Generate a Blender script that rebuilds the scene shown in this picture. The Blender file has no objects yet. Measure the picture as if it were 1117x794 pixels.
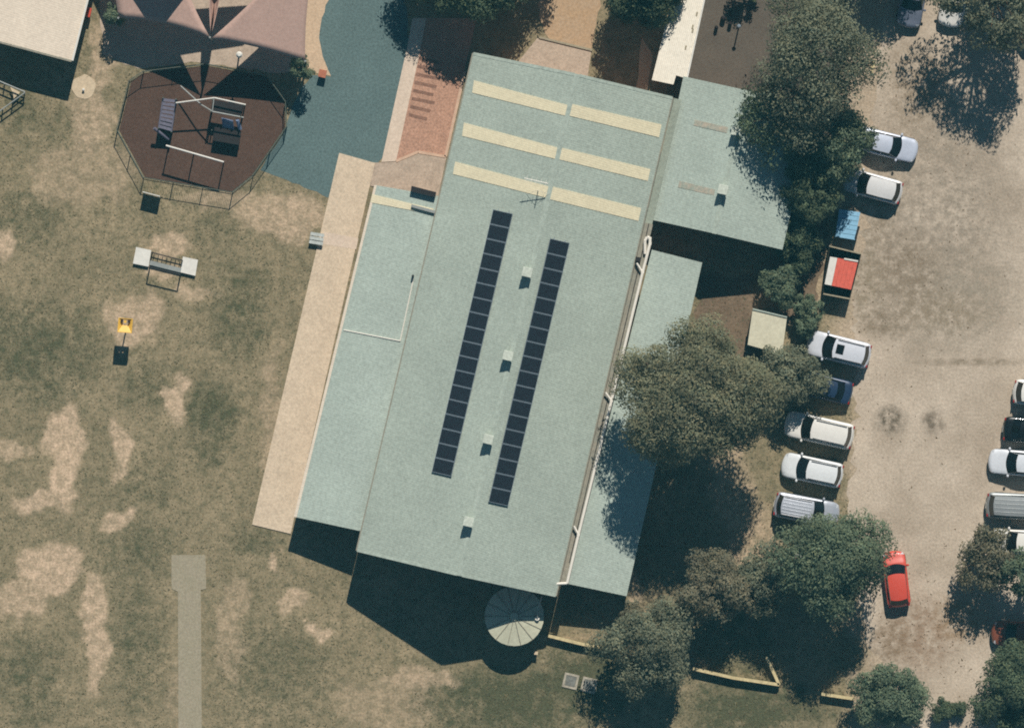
import bpy, bmesh, math, random
import numpy as np
from mathutils import Vector, Matrix

# ------------------------------------------------------------------ camera, sky, sun
S = 15.0            # photograph pixels per metre on the ground
H = 500.0           # flying height of the camera
scene = bpy.context.scene
col = scene.collection
cam_d = bpy.data.cameras.new('camera')
cam = bpy.data.objects.new('camera', cam_d)
col.objects.link(cam)
cam.location = (0, 0, H)
cam.rotation_euler = (0, 0, 0)
cam_d.sensor_fit = 'HORIZONTAL'
cam_d.angle = 2 * math.atan((1117 / 2 / S) / H)
cam_d.clip_start = 1.0
cam_d.clip_end = 3000
scene.camera = cam

SUN_EL = math.radians(45.0)
SUN_AZ = math.radians(11.5)          # from +Y towards +X
world = bpy.data.worlds.new('World')
scene.world = world
world.use_nodes = True
wn = world.node_tree
for n in list(wn.nodes):
    wn.nodes.remove(n)
sky = wn.nodes.new('ShaderNodeTexSky')
sky.sky_type = 'NISHITA'
sky.sun_disc = False
sky.sun_elevation = SUN_EL
sky.sun_rotation = SUN_AZ
sky.altitude = 400
sky.air_density = 0.7
sky.dust_density = 0.0
bg = wn.nodes.new('ShaderNodeBackground')
bg.inputs['Strength'].default_value = 0.05
wo = wn.nodes.new('ShaderNodeOutputWorld')
wn.links.new(sky.outputs[0], bg.inputs['Color'])
wn.links.new(bg.outputs[0], wo.inputs['Surface'])

sun_d = bpy.data.lights.new('sun', 'SUN')
sun_d.energy = 5.0
sun_d.angle = math.radians(0.5)
sun_d.color = (1.0, 0.955, 0.88)
sun = bpy.data.objects.new('sun', sun_d)
col.objects.link(sun)
sdir = Vector((math.sin(SUN_AZ) * math.cos(SUN_EL), math.cos(SUN_AZ) * math.cos(SUN_EL), math.sin(SUN_EL)))
sun.location = sdir * 200
sun.rotation_euler = (-sdir).to_track_quat('-Z', 'Y').to_euler()

vs = scene.view_settings
vs.view_transform = 'Standard'
vs.look = 'None'
vs.gamma = 1.0
vs.use_curve_mapping = False
vs.exposure = 0.0
scene.cycles.use_denoising = False
scene.cycles.max_bounces = 4
scene.cycles.diffuse_bounces = 2
scene.cycles.filter_width = 1.9

HAZE = 0.00011       # density of the air between the aircraft and the ground
# ------------------------------------------------------------------ helpers
def P(px, py, z=0.0):
    """a photograph pixel at height z -> world point"""
    k = (1 - z / H) / S
    return Vector(((px - 558.5) * k, (397 - py) * k, z))

def srgb(r, g, b):
    """colour as the photograph shows it through the air -> base colour of the surface"""
    f = lambda c: (c / 255 / 12.92) if c / 255 <= 0.04045 else ((c / 255 + 0.055) / 1.055) ** 2.4
    return tuple(max(.006, (f(c) - a) / 1.06) for c, a in zip((r, g, b), (.005, .020, .0235)))

def mat(name, c, rough=0.8, spec=0.3, metal=0.0, var=0.12, scale=1.2, grain=0.10, gscale=5.0,
        bump=0.0, bscale=8.0, c2=None, coat=0.0, attr=None, stripes=None):
    m = bpy.data.materials.new(name)
    m.use_nodes = True
    nt = m.node_tree
    b = nt.nodes['Principled BSDF']
    b.inputs['Roughness'].default_value = rough
    b.inputs['Specular IOR Level'].default_value = spec
    b.inputs['Metallic'].default_value = metal
    b.inputs['Coat Weight'].default_value = coat
    tc = nt.nodes.new('ShaderNodeTexCoord')
    def noise(sc, det=4):
        n = nt.nodes.new('ShaderNodeTexNoise')
        n.inputs['Scale'].default_value = sc
        n.inputs['Detail'].default_value = det
        n.inputs['Roughness'].default_value = 0.65
        nt.links.new(tc.outputs['Object'], n.inputs['Vector'])
        return n
    n1 = noise(scale)
    mx = nt.nodes.new('ShaderNodeMix'); mx.data_type = 'RGBA'
    a = tuple(x * (1 - var) for x in c); d = c2 if c2 else tuple(min(1, x * (1 + var)) for x in c)
    mx.inputs[6].default_value = (*a, 1); mx.inputs[7].default_value = (*d, 1)
    rp = nt.nodes.new('ShaderNodeMapRange')
    rp.inputs['From Min'].default_value = 0.3; rp.inputs['From Max'].default_value = 0.7
    nt.links.new(n1.outputs['Fac'], rp.inputs['Value'])
    nt.links.new(rp.outputs[0], mx.inputs[0])
    out = mx.outputs[2]
    if grain > 0:
        grain *= 2.2
        n2 = noise(gscale, 3)
        r2 = nt.nodes.new('ShaderNodeMapRange')
        r2.inputs['From Min'].default_value = 0.25; r2.inputs['From Max'].default_value = 0.75
        r2.inputs['To Min'].default_value = 1 - grain; r2.inputs['To Max'].default_value = 1 + grain
        nt.links.new(n2.outputs['Fac'], r2.inputs['Value'])
        vm = nt.nodes.new('ShaderNodeVectorMath'); vm.operation = 'SCALE'
        nt.links.new(out, vm.inputs[0]); nt.links.new(r2.outputs[0], vm.inputs['Scale'])
        out = vm.outputs[0]
    if attr:
        at = nt.nodes.new('ShaderNodeAttribute'); at.attribute_name = attr
        vm = nt.nodes.new('ShaderNodeVectorMath'); vm.operation = 'MULTIPLY'
        nt.links.new(out, vm.inputs[0]); nt.links.new(at.outputs['Color'], vm.inputs[1])
        out = vm.outputs[0]
    nt.links.new(out, b.inputs['Base Color'])
    if bump > 0 or stripes:
        bp = nt.nodes.new('ShaderNodeBump')
        bp.inputs['Strength'].default_value = max(bump, 0.2)
        bp.inputs['Distance'].default_value = 0.05
        if stripes:
            w = nt.nodes.new('ShaderNodeTexWave'); w.wave_type = 'BANDS'; w.bands_direction = 'X'
            mp = nt.nodes.new('ShaderNodeMapping')
            mp.inputs['Rotation'].default_value = (0, 0, stripes[1])
            nt.links.new(tc.outputs['Object'], mp.inputs['Vector'])
            nt.links.new(mp.outputs[0], w.inputs['Vector'])
            w.inputs['Scale'].default_value = stripes[0]
            nt.links.new(w.outputs['Fac'], bp.inputs['Height'])
        else:
            n3 = noise(bscale, 4)
            nt.links.new(n3.outputs['Fac'], bp.inputs['Height'])
        nt.links.new(bp.outputs[0], b.inputs['Normal'])
    return m

class MB:
    """collects polygons given in world (or local) coordinates"""
    def __init__(self):
        self.v = []; self.f = []
    def add(self, vs_, fs_):
        n = len(self.v)
        self.v += [tuple(x) for x in vs_]
        self.f += [tuple(i + n for i in f) for f in fs_]
        return self
    def prism(self, pts, dz):
        """closed slab: top polygon pts (3-D), lower side dz below"""
        pts = [Vector(p) for p in pts]
        a = sum((pts[i].x * pts[(i + 1) % len(pts)].y - pts[(i + 1) % len(pts)].x * pts[i].y) for i in range(len(pts)))
        if a < 0: pts.reverse()
        n = len(pts)
        low = [p - Vector((0, 0, dz)) for p in pts]
        fs_ = [tuple(range(n)), tuple(range(2 * n - 1, n - 1, -1))]
        for i in range(n):
            j = (i + 1) % n
            fs_.append((i, i + n, j + n, j))
        return self.add(pts + low, fs_)
    def box(self, c, s, rz=0.0):
        c = Vector(c); R = Matrix.Rotation(rz, 3, 'Z')
        vs_ = [c + R @ Vector((x * s[0] / 2, y * s[1] / 2, z * s[2] / 2)) for z in (-1, 1) for x, y in ((-1, -1), (1, -1), (1, 1), (-1, 1))]
        return self.add(vs_, [(3, 2, 1, 0), (4, 5, 6, 7), (0, 1, 5, 4), (1, 2, 6, 5), (2, 3, 7, 6), (3, 0, 4, 7)])
    def tube(self, p0, p1, r0, r1=None, n=8, cap=True):
        p0 = Vector(p0); p1 = Vector(p1); r1 = r0 if r1 is None else r1
        d = (p1 - p0).normalized()
        u = d.orthogonal().normalized(); w = d.cross(u)
        vs_ = []
        for p, r in ((p0, r0), (p1, r1)):
            for i in range(n):
                a = 2 * math.pi * i / n
                vs_.append(p + (u * math.cos(a) + w * math.sin(a)) * r)
        fs_ = [(i, (i + 1) % n, (i + 1) % n + n, i + n) for i in range(n)]
        if cap: fs_ += [tuple(range(n - 1, -1, -1)), tuple(range(n, 2 * n))]
        return self.add(vs_, fs_)
    def path(self, pts, r, n=8):
        for a, b in zip(pts[:-1], pts[1:]):
            self.tube(a, b, r, r, n)
        return self
    def beam(self, p0, p1, w, h):
        """rectangular bar, top edges level, p0/p1 = centre line"""
        p0 = Vector(p0); p1 = Vector(p1)
        d = (p1 - p0).normalized()
        s = Vector((-d.y, d.x, 0)).normalized() * w / 2 if abs(d.z) < 0.99 else Vector((w / 2, 0, 0))
        t = s.cross(d).normalized() * h / 2 if abs(d.z) < 0.99 else Vector((0, h / 2, 0))
        vs_ = [p + a * s + b * t for p in (p0, p1) for a, b in ((-1, -1), (1, -1), (1, 1), (-1, 1))]
        return self.add(vs_, [(3, 2, 1, 0), (4, 5, 6, 7), (0, 1, 5, 4), (1, 2, 6, 5), (2, 3, 7, 6), (3, 0, 4, 7)])
    def grid(self, rows):
        n = len(rows[0]); vs_ = [p for r in rows for p in r]
        fs_ = [(i * n + j, i * n + j + 1, (i + 1) * n + j + 1, (i + 1) * n + j) for i in range(len(rows) - 1) for j in range(n - 1)]
        return self.add(vs_, fs_)
    def build(self, name, m, parent=None, smooth=False, recalc=True, bevel=0.0):
        off = Vector((0, 0, 0))
        p = parent
        while p is not None:
            if not p.get('_local'): off += p.location
            p = p.parent
        if parent is not None and root_of(parent).get('_local'): off = Vector((0, 0, 0))
        me = bpy.data.meshes.new(name)
        me.from_pydata([tuple(Vector(v) - off) for v in self.v], [], self.f)
        if recalc or bevel:
            bm = bmesh.new(); bm.from_mesh(me)
            if recalc: bmesh.ops.recalc_face_normals(bm, faces=bm.faces)
            if bevel: bmesh.ops.bevel(bm, geom=bm.edges, offset=bevel, segments=2, affect='EDGES', profile=0.6)
            bm.to_mesh(me); bm.free()
        if smooth:
            me.polygons.foreach_set('use_smooth', [True] * len(me.polygons))
        me.materials.append(m)
        o = bpy.data.objects.new(name, me)
        col.objects.link(o)
        if parent is not None: o.parent = parent
        return o

def root_of(o):
    while o.parent is not None: o = o.parent
    return o

def tag(o, label, cat, group=None):
    o['label'] = label; o['category'] = cat
    if group: o['group'] = group
    return o

def thing(name, label, cat, loc, group=None, rz=None):
    """Empty at the base of a thing; with rz its parts are given in local coordinates"""
    o = bpy.data.objects.new(name, None)
    o.empty_display_size = 0.3
    col.objects.link(o)
    o.location = loc
    if rz is not None:
        o.rotation_euler = (0, 0, rz); o['_local'] = True
    return tag(o, label, cat, group)

def struct(o):
    o['kind'] = 'structure'
    return o

def sheet(name, pxs, z, m, thick=0.0, jag=0.0, seed=1):
    """flat ground sheet from photograph pixels"""
    rnd = random.Random(seed)
    pts = [P(x, y, z) for x, y in pxs]
    if jag:
        out = []
        for a, b in zip(pts, pts[1:] + pts[:1]):
            k = max(2, int((b - a).length / 0.45))
            for i in range(k):
                q = a.lerp(b, i / k)
                out.append(q + Vector((-(b - a).y, (b - a).x, 0)).normalized() * (rnd.gauss(0, jag) if i else 0))
        pts = out
    mb = MB()
    if thick: mb.prism(pts, thick)
    else:
        a = sum((pts[i].x * pts[(i + 1) % len(pts)].y - pts[(i + 1) % len(pts)].x * pts[i].y) for i in range(len(pts)))
        if a < 0: pts.reverse()
        mb.add(pts, [tuple(range(len(pts)))])
    return struct(mb.build(name, m, recalc=bool(thick)))

# ------------------------------------------------------------------ materials
TH = math.radians(13.1)
U = Vector((math.cos(TH), -math.sin(TH), 0))      # across the hall, to the east
V = Vector((-math.sin(TH), -math.cos(TH), 0))     # along the hall, to the south
M = {}
M['roof'] = mat('roof_sheet', srgb(169, 181, 169), 0.55, 0.3, var=0.09, scale=0.22, grain=0.10, gscale=5.5, bump=0.12, stripes=(2.6, -TH + math.pi / 2))
M['roof2'] = mat('roof_sheet_pale', srgb(172, 185, 174), 0.55, 0.3, var=0.09, scale=0.25, grain=0.10, gscale=5.5, bump=0.12, stripes=(2.6, -TH + math.pi / 2))
M['ridge'] = mat('ridge_flashing', srgb(172, 184, 172), 0.5, 0.3, grain=0.1)
M['skylight'] = mat('translucent_sheet', srgb(226, 216, 184), 0.5, 0.3, var=0.04, grain=0.06, gscale=5, bump=0.1, stripes=(2.6, -TH + math.pi / 2))
M['vent'] = mat('vent_metal', srgb(196, 204, 190), 0.5, 0.3, var=0.05)
M['valley'] = mat('valley_metal', srgb(150, 160, 146), 0.6, 0.3, var=0.1)
M['bench'] = mat('pale_bench', srgb(188, 194, 188), 0.6, 0.3, var=0.05)
M['oldsheet'] = mat('weathered_sheet', srgb(164, 178, 165), 0.7, 0.2, var=0.1, scale=2.5, grain=0.1, c2=srgb(182, 168, 150))
M['gutter'] = mat('gutter_metal', srgb(152, 154, 140), 0.6, 0.3, var=0.14, scale=1.0, c2=srgb(156, 150, 134))
M['dark'] = mat('dark_metal', srgb(44, 52, 54), 0.6, 0.3)
M['wall'] = mat('brick_wall', srgb(160, 132, 112), 0.9, 0.1, var=0.2, scale=6)
M['white_pipe'] = mat('white_pipe', srgb(236, 230, 216), 0.45, 0.4, var=0.03, grain=0.02)
M['cell'] = mat('solar_cell', srgb(42, 56, 63), 0.35, 0.35, var=0.12, scale=3, grain=0.12, gscale=7)
M['alu'] = mat('aluminium_frame', srgb(136, 150, 158), 0.45, 0.4, metal=0.2, var=0.05, grain=0.03)
M['cream_roof'] = mat('cream_roof_sheet', srgb(226, 212, 192), 0.6, 0.25, var=0.05, scale=0.5, grain=0.06, gscale=5, bump=0.1, stripes=(2.6, -TH + math.pi / 2))
M['white_roof'] = mat('white_roof_sheet', srgb(240, 232, 214), 0.6, 0.25, var=0.05, scale=1.2, grain=0.05, bump=0.12, stripes=(2.2, -TH))
M['concrete'] = mat('warm_concrete', srgb(211, 193, 168), 0.9, 0.15, var=0.07, scale=0.7, grain=0.10, gscale=6, bump=0.1)
M['apron'] = mat('pinkish_concrete', srgb(184, 168, 150), 0.9, 0.15, var=0.12, scale=1.3, grain=0.10, gscale=6)
M['pitch'] = mat('old_concrete', srgb(170, 161, 140), 0.9, 0.15, var=0.08, scale=0.8, grain=0.10, gscale=6, c2=srgb(158, 152, 130))
M['pale_path'] = mat('pale_path_paving', srgb(216, 198, 178), 0.9, 0.15, var=0.06, scale=1.0, grain=0.07)
M['edge'] = mat('peach_paver_edge', srgb(208, 178, 154), 0.9, 0.15, var=0.06, grain=0.05)
M['brick'] = mat('red_brick_paving', srgb(184, 147, 126), 0.9, 0.15, var=0.10, scale=1.5, grain=0.16, gscale=6.5)
M['band'] = mat('brown_paver', srgb(140, 112, 98), 0.9, 0.15, var=0.2, scale=3, grain=0.14)
M['court'] = mat('blue_grey_asphalt', srgb(100, 122, 121), 0.9, 0.15, var=0.07, scale=0.4, grain=0.14, gscale=6)
M['asphalt'] = mat('brown_grey_asphalt', srgb(101, 98, 90), 0.9, 0.15, var=0.10, scale=0.5, grain=0.10, gscale=6)
M['sand_path'] = mat('sandy_path', srgb(204, 180, 152), 0.95, 0.1, var=0.07, scale=0.8, grain=0.09)
M['earth'] = mat('orange_earth', srgb(196, 166, 132), 0.95, 0.1, var=0.15, scale=1.2, grain=0.10, c2=srgb(182, 160, 134))
M['brown_soil'] = mat('brown_soil', srgb(122, 110, 94), 0.95, 0.1, var=0.18, scale=0.9, grain=0.14)
M['sand'] = mat('pale_sand', srgb(206, 188, 160), 0.95, 0.1, var=0.05, grain=0.08)
M['rubber'] = mat('red_brown_rubber', srgb(92, 80, 73), 0.95, 0.1, var=0.10, scale=0.5, grain=0.13, gscale=6)
M['sail'] = mat('pink_shade_cloth', srgb(191, 163, 150), 0.9, 0.1, var=0.04, scale=0.5, grain=0.06)
M['galv'] = mat('galvanised_steel', srgb(150, 156, 152), 0.5, 0.4, var=0.08, grain=0.05)
M['fence'] = mat('green_grey_steel', srgb(100, 110, 100), 0.6, 0.3, var=0.08)
M['white'] = mat('white_paint', srgb(222, 220, 210), 0.6, 0.3, var=0.05, grain=0.04)
M['yellow'] = mat('yellow_plastic', srgb(238, 190, 86), 0.5, 0.4, var=0.05, grain=0.04)
M['blue_plastic'] = mat('pale_blue_plastic', srgb(122, 140, 168), 0.4, 0.4, var=0.06, grain=0.05)
M['purple'] = mat('purple_grey_deck', srgb(112, 114, 128), 0.7, 0.2, var=0.1, grain=0.08)
M['timber'] = mat('weathered_timber', srgb(206, 190, 148), 0.85, 0.15, var=0.16, scale=3, grain=0.1)
M['red'] = mat('red_paint', srgb(196, 82, 66), 0.6, 0.3, var=0.05, grain=0.06)
M['redlid'] = mat('red_lid', srgb(216, 106, 90), 0.6, 0.3, var=0.06, scale=4, grain=0.08)
M['bluelid'] = mat('blue_lid', srgb(142, 190, 216), 0.55, 0.3, var=0.05, grain=0.06)
M['bin_dark'] = mat('dark_green_bin_steel', srgb(42, 54, 50), 0.7, 0.2, var=0.15, grain=0.1)
M['tank'] = mat('cream_tank_steel', srgb(200, 200, 176), 0.5, 0.3, var=0.05, grain=0.06)
M['shed'] = mat('cream_shed_roof', srgb(206, 202, 178), 0.6, 0.25, var=0.06, grain=0.06)
M['bark'] = mat('grey_brown_bark', srgb(112, 100, 86), 0.95, 0.1, var=0.25, scale=3, grain=0.2)
M['pit'] = mat('pit_concrete', srgb(172, 166, 150), 0.9, 0.15)
M['grate'] = mat('grey_grate', srgb(120, 124, 118), 0.7, 0.3, var=0.15, scale=5)
M['orange'] = mat('terracotta', srgb(176, 116, 94), 0.8, 0.2)
M['tyre'] = mat('black_rubber', srgb(28, 28, 28), 0.9, 0.1)
M['rim'] = mat('alloy_rim', srgb(150, 152, 154), 0.4, 0.5, metal=0.6)
M['glass'] = mat('dark_car_glass', srgb(26, 34, 38), 0.12, 0.5, var=0.05, grain=0.0)
M['trim'] = mat('black_trim', srgb(34, 36, 38), 0.7, 0.2)
M['lamp'] = mat('headlight_glass', srgb(205, 210, 214), 0.15, 0.5, var=0.03, grain=0)
M['tail'] = mat('tail_light', srgb(150, 24, 22), 0.25, 0.5, var=0.05, grain=0)

# ------------------------------------------------------------------ ground
rng = np.random.default_rng(7)
def axis(lo, hi, step, far):
    fine = np.arange(lo, hi + 1e-6, step)
    g = step; a = []; x = hi
    while x < far:
        g *= 1.7; x += g; a.append(x)
    b = []; x = lo; g = step
    while x > -far:
        g *= 1.7; x -= g; b.append(x)
    return np.array(b[::-1] + list(fine) + a)
gx = axis(-39, 39, 0.22, 900); gy = axis(-28.5, 28.5, 0.22, 900)
GX, GY = np.meshgrid(gx, gy)
PXX = GX * S + 558.5; PYY = 397 - GY * S

_tab = rng.random((256, 256))
def vnoise(x, y):
    xi = np.floor(x).astype(int); yi = np.floor(y).astype(int)
    fx = x - xi; fy = y - yi
    fx = fx * fx * (3 - 2 * fx); fy = fy * fy * (3 - 2 * fy)
    t = lambda a, b: _tab[a % 256, b % 256]
    return (t(xi, yi) * (1 - fx) + t(xi + 1, yi) * fx) * (1 - fy) + (t(xi, yi + 1) * (1 - fx) + t(xi + 1, yi + 1) * fx) * fy
def fbm(x, y, o=4):
    s = 0; a = 0.5; tot = 0
    for i in range(o):
        s = s + a * vnoise(x * 2 ** i + 17 * i, y * 2 ** i + 31 * i); tot += a; a *= 0.55
    return s / tot

def ground_masks(px, py):
    """how bare / how green / how gravelly the ground is at photograph pixel px, py"""
    wx = (fbm(px / 22, py / 22, 4) - 0.5) * 34; wy = (fbm(px / 22 + 50, py / 22 + 9, 4) - 0.5) * 34
    x = px + wx; y = py + wy
    def blobs(lst, soft=1.0):
        m = np.zeros_like(px)
        for cx, cy, rx, ry, s in lst:
            d = ((x - cx) / rx) ** 2 + ((y - cy) / ry) ** 2
            m = np.maximum(m, s * np.clip((1.2 - d) / (0.55 * soft), 0, 1))
        return m
    bare = blobs([(70, 500, 20, 62, 1), (38, 546, 24, 14, .9), (192, 436, 13, 26, .9), (130, 488, 12, 34, .9), (125, 566, 24, 14, .8),
                  (58, 618, 36, 28, 1), (105, 690, 14, 66, .85), (22, 650, 34, 22, .7), (12, 490, 26, 12, .6), (148, 350, 32, 30, .75),
                  (184, 268, 28, 12, .8), (180, 298, 26, 12, .7), (214, 322, 22, 8, .6), (300, 614, 9, 9, .9), (345, 688, 18, 7, .9), (322, 655, 18, 14, .7),
                  (4, 268, 14, 12, .8), (460, 745, 46, 12, .6), (310, 235, 46, 24, .7), (110, 60, 10, 70, .6), (100, 130, 22, 40, .55), (262, 222, 60, 14, .55), (90, 190, 60, 40, .35),
                  (300, 470, 12, 90, .35), (420, 770, 60, 30, .3), (200, 770, 16, 60, .2), (255, 690, 14, 60, .35), (620, 700, 34, 8, .3), (820, 590, 30, 40, .6), (800, 540, 24, 70, .5),
                  (690, 640, 12, 16, .6), (890, 290, 14, 60, .4)])
    green = blobs([(45, 385, 75, 60, .8), (232, 455, 28, 50, .95), (262, 340, 36, 60, .7), (28, 236, 40, 34, .7), (150, 600, 60, 40, .5), (160, 420, 30, 30, .6),
                   (150, 700, 30, 80, .6), (300, 730, 70, 60, .45), (30, 740, 40, 60, .7), (280, 590, 30, 22, .6), (160, 530, 30, 30, .5), (560, 765, 110, 44, 1.4),
                   (640, 745, 70, 50, 1.3), (810, 770, 80, 40, 1.2), (800, 700, 50, 50, .8), (80, 150, 40, 30, .3), (240, 250, 30, 30, .3), (890, 780, 40, 20, .7),
                   (850, 620, 30, 40, .6), (20, 120, 26, 40, .5), (860, 280, 30, 60, .3)], 2.6)
    green = green * np.clip(.45 + 1.5 * (fbm(px / 13 + 5, py / 13 + 70, 4) - .28), .25, 1.15) * 1.22
    gravel = np.clip((px - (905 + 0.06 * (py - 400))) / 30 + (fbm(px / 30, py / 30) - .5) * 2.2, 0, 1)
    return bare, green, gravel
bare, green, gravel = ground_masks(PXX, PYY)
far = np.maximum(np.abs(GX) / 45, np.abs(GY) / 33)
verts = np.stack([GX, GY, np.zeros_like(GX)], -1).reshape(-1, 3)
ny, nx = GX.shape
idx = np.arange(ny * nx).reshape(ny, nx)
faces = np.stack([idx[:-1, :-1], idx[:-1, 1:], idx[1:, 1:], idx[1:, :-1]], -1).reshape(-1, 4)
def fast_mesh(name, verts, faces):
    me = bpy.data.meshes.new(name)
    k = faces.shape[1]
    me.vertices.add(len(verts)); me.vertices.foreach_set('co', np.ascontiguousarray(verts, dtype=np.float32).ravel())
    me.loops.add(faces.size); me.loops.foreach_set('vertex_index', faces.astype(np.int32).ravel())
    me.polygons.add(len(faces))
    me.polygons.foreach_set('loop_start', np.arange(0, faces.size, k, dtype=np.int32))
    me.update(calc_edges=True)
    return me
gme = fast_mesh('ground', verts, faces)
at = gme.color_attributes.new('cover', 'FLOAT_COLOR', 'POINT')
at.data.foreach_set('color', np.stack([bare, green, gravel, np.ones_like(bare)], -1).astype(np.float32).ravel())
gm = bpy.data.materials.new('field_ground'); gm.use_nodes = True
nt = gm.node_tree; bs = nt.nodes['Principled BSDF']; bs.inputs['Roughness'].default_value = 0.95; bs.inputs['Specular IOR Level'].default_value = 0.1
def N(t, **k):
    n = nt.nodes.new(t)
    for a, b in k.items(): setattr(n, a, b)
    return n
def noise_node(sc, det=5, ro=0.65):
    n = N('ShaderNodeTexNoise'); n.inputs['Scale'].default_value = sc; n.inputs['Detail'].default_value = det; n.inputs['Roughness'].default_value = ro
    nt.links.new(tcg.outputs['Object'], n.inputs['Vector']); return n
def rng_node(src, a, b, c=0.0, d=1.0):
    r = N('ShaderNodeMapRange'); r.inputs['From Min'].default_value = a; r.inputs['From Max'].default_value = b
    r.inputs['To Min'].default_value = c; r.inputs['To Max'].default_value = d
    nt.links.new(src, r.inputs['Value']); return r.outputs[0]
def mixc(f, a, b):
    m = N('ShaderNodeMix', data_type='RGBA')
    nt.links.new(f, m.inputs[0])
    for i, c in ((6, a), (7, b)):
        if isinstance(c, tuple): m.inputs[i].default_value = (*c, 1)
        else: nt.links.new(c, m.inputs[i])
    return m.outputs[2]
def math_node(op, a, b):
    m = N('ShaderNodeMath', operation=op)
    for i, c in enumerate((a, b)):
        if isinstance(c, (int, float)): m.inputs[i].default_value = c
        else: nt.links.new(c, m.inputs[i])
    m.use_clamp = op in ('ADD', 'SUBTRACT', 'MULTIPLY')
    return m.outputs[0]
tcg = N('ShaderNodeTexCoord')
ca = N('ShaderNodeAttribute'); ca.attribute_name = 'cover'
sx = N('ShaderNodeSeparateXYZ'); nt.links.new(ca.outputs['Color'], sx.inputs[0])
nz1 = noise_node(0.35); nz2 = noise_node(1.6, 6, 0.7); nz3 = noise_node(5.5, 3, 0.7)
base = mixc(rng_node(nz1.outputs['Fac'], .35, .65), srgb(136, 128, 104), srgb(160, 147, 120))
gmask = math_node('ADD', math_node('MULTIPLY', sx.outputs[1], 0.9), rng_node(nz2.outputs['Fac'], .40, .70, -0.12, 0.75))
dry = mixc(gmask, base, srgb(90, 97, 78))
bmask = math_node('MULTIPLY', sx.outputs[0], rng_node(nz2.outputs['Fac'], .30, .55, 1.15, 0.45))
dry = mixc(bmask, dry, srgb(216, 190, 162))
grav = mixc(rng_node(nz2.outputs['Fac'], .35, .7), srgb(172, 157, 136), srgb(188, 172, 150))
dry = mixc(sx.outputs[2], dry, grav)
spk = rng_node(nz3.outputs['Fac'], .25, .75, .62, 1.38)
vm = N('ShaderNodeVectorMath', operation='SCALE'); nt.links.new(dry, vm.inputs[0]); nt.links.new(spk, vm.inputs['Scale'])
nt.links.new(vm.outputs[0], bs.inputs['Base Color'])
bp = N('ShaderNodeBump'); bp.inputs['Strength'].default_value = 0.45; bp.inputs['Distance'].default_value = 0.06
nt.links.new(nz3.outputs['Fac'], bp.inputs['Height']); nt.links.new(bp.outputs[0], bs.inputs['Normal'])
gme.materials.append(gm)
ground = bpy.data.objects.new('ground', gme); col.objects.link(ground); struct(ground)

# car park: a gravel sheet with stains of its own
cme_px = [(975, -60), (1180, -60), (1180, 800), (1010, 800), (945, 700), (925, 560), (935, 440), (930, 330), (945, 240), (952, 120)]
cm = bpy.data.materials.new('car_park_gravel'); cm.use_nodes = True
nt = cm.node_tree; bs = nt.nodes['Principled BSDF']; bs.inputs['Roughness'].default_value = 0.95; bs.inputs['Specular IOR Level'].default_value = 0.1
tcg = N('ShaderNodeTexCoord')
nz1 = noise_node(0.22, 5, .6); nz2 = noise_node(1.4, 6, 0.7); nz3 = noise_node(5.5, 3, 0.75)
cc = mixc(rng_node(nz1.outputs['Fac'], .35, .65), srgb(174, 161, 143), srgb(202, 188, 169))
cc = mixc(rng_node(nz2.outputs['Fac'], .56, .78, 0, .55), cc, srgb(146, 136, 120))
def spot(px, py, rx, ry, colour, s):
    global cc
    q = P(px, py)
    mp = N('ShaderNodeMapping', vector_type='POINT')
    mp.inputs['Location'].default_value = (-q.x / (rx / S), -q.y / (ry / S), 0)
    mp.inputs['Scale'].default_value = (S / rx, S / ry, 0)
    nt.links.new(tcg.outputs['Object'], mp.inputs['Vector'])
    ln = N('ShaderNodeVectorMath', operation='LENGTH'); nt.links.new(mp.outputs[0], ln.inputs[0])
    r = rng_node(ln.outputs['Value'], 1.15, .45, 0, s)
    r = math_node('MULTIPLY', r, rng_node(nz2.outputs['Fac'], .38, .58, .15, 1.2))
    cc = mixc(r, cc, colour)
for a in ((1010, 230, 110, 150, srgb(150, 141, 126), .7), (1040, 330, 80, 60, srgb(152, 144, 128), .6), (940, 300, 30, 60, srgb(140, 130, 110), .6), (972, 458, 20, 18, srgb(104, 100, 88), .8), (1018, 460, 14, 18, srgb(108, 102, 90), .7), (965, 352, 34, 20, srgb(126, 116, 98), .6), (990, 300, 40, 50, srgb(136, 124, 106), .6),
          (1030, 340, 50, 26, srgb(142, 130, 110), .5), (1005, 690, 46, 46, srgb(146, 126, 106), .7), (1050, 672, 34, 34, srgb(150, 128, 100), .6), (970, 700, 26, 34, srgb(120, 104, 82), .5), (1060, 395, 70, 5, srgb(130, 120, 102), .6),
          (1000, 90, 40, 60, srgb(142, 128, 108), .6), (960, 230, 20, 40, srgb(138, 126, 106), .5)):
    spot(*a)
spk = rng_node(nz3.outputs['Fac'], .25, .75, .72, 1.28)
vm = N('ShaderNodeVectorMath', operation='SCALE'); nt.links.new(cc, vm.inputs[0]); nt.links.new(spk, vm.inputs['Scale'])
nt.links.new(vm.outputs[0], bs.inputs['Base Color'])
bp = N('ShaderNodeBump'); bp.inputs['Strength'].default_value = 0.35; bp.inputs['Distance'].default_value = 0.05
nt.links.new(nz3.outputs['Fac'], bp.inputs['Height']); nt.links.new(bp.outputs[0], bs.inputs['Normal'])
sheet('car_park', cme_px, 0.004, cm, jag=0.22, seed=4)

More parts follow.
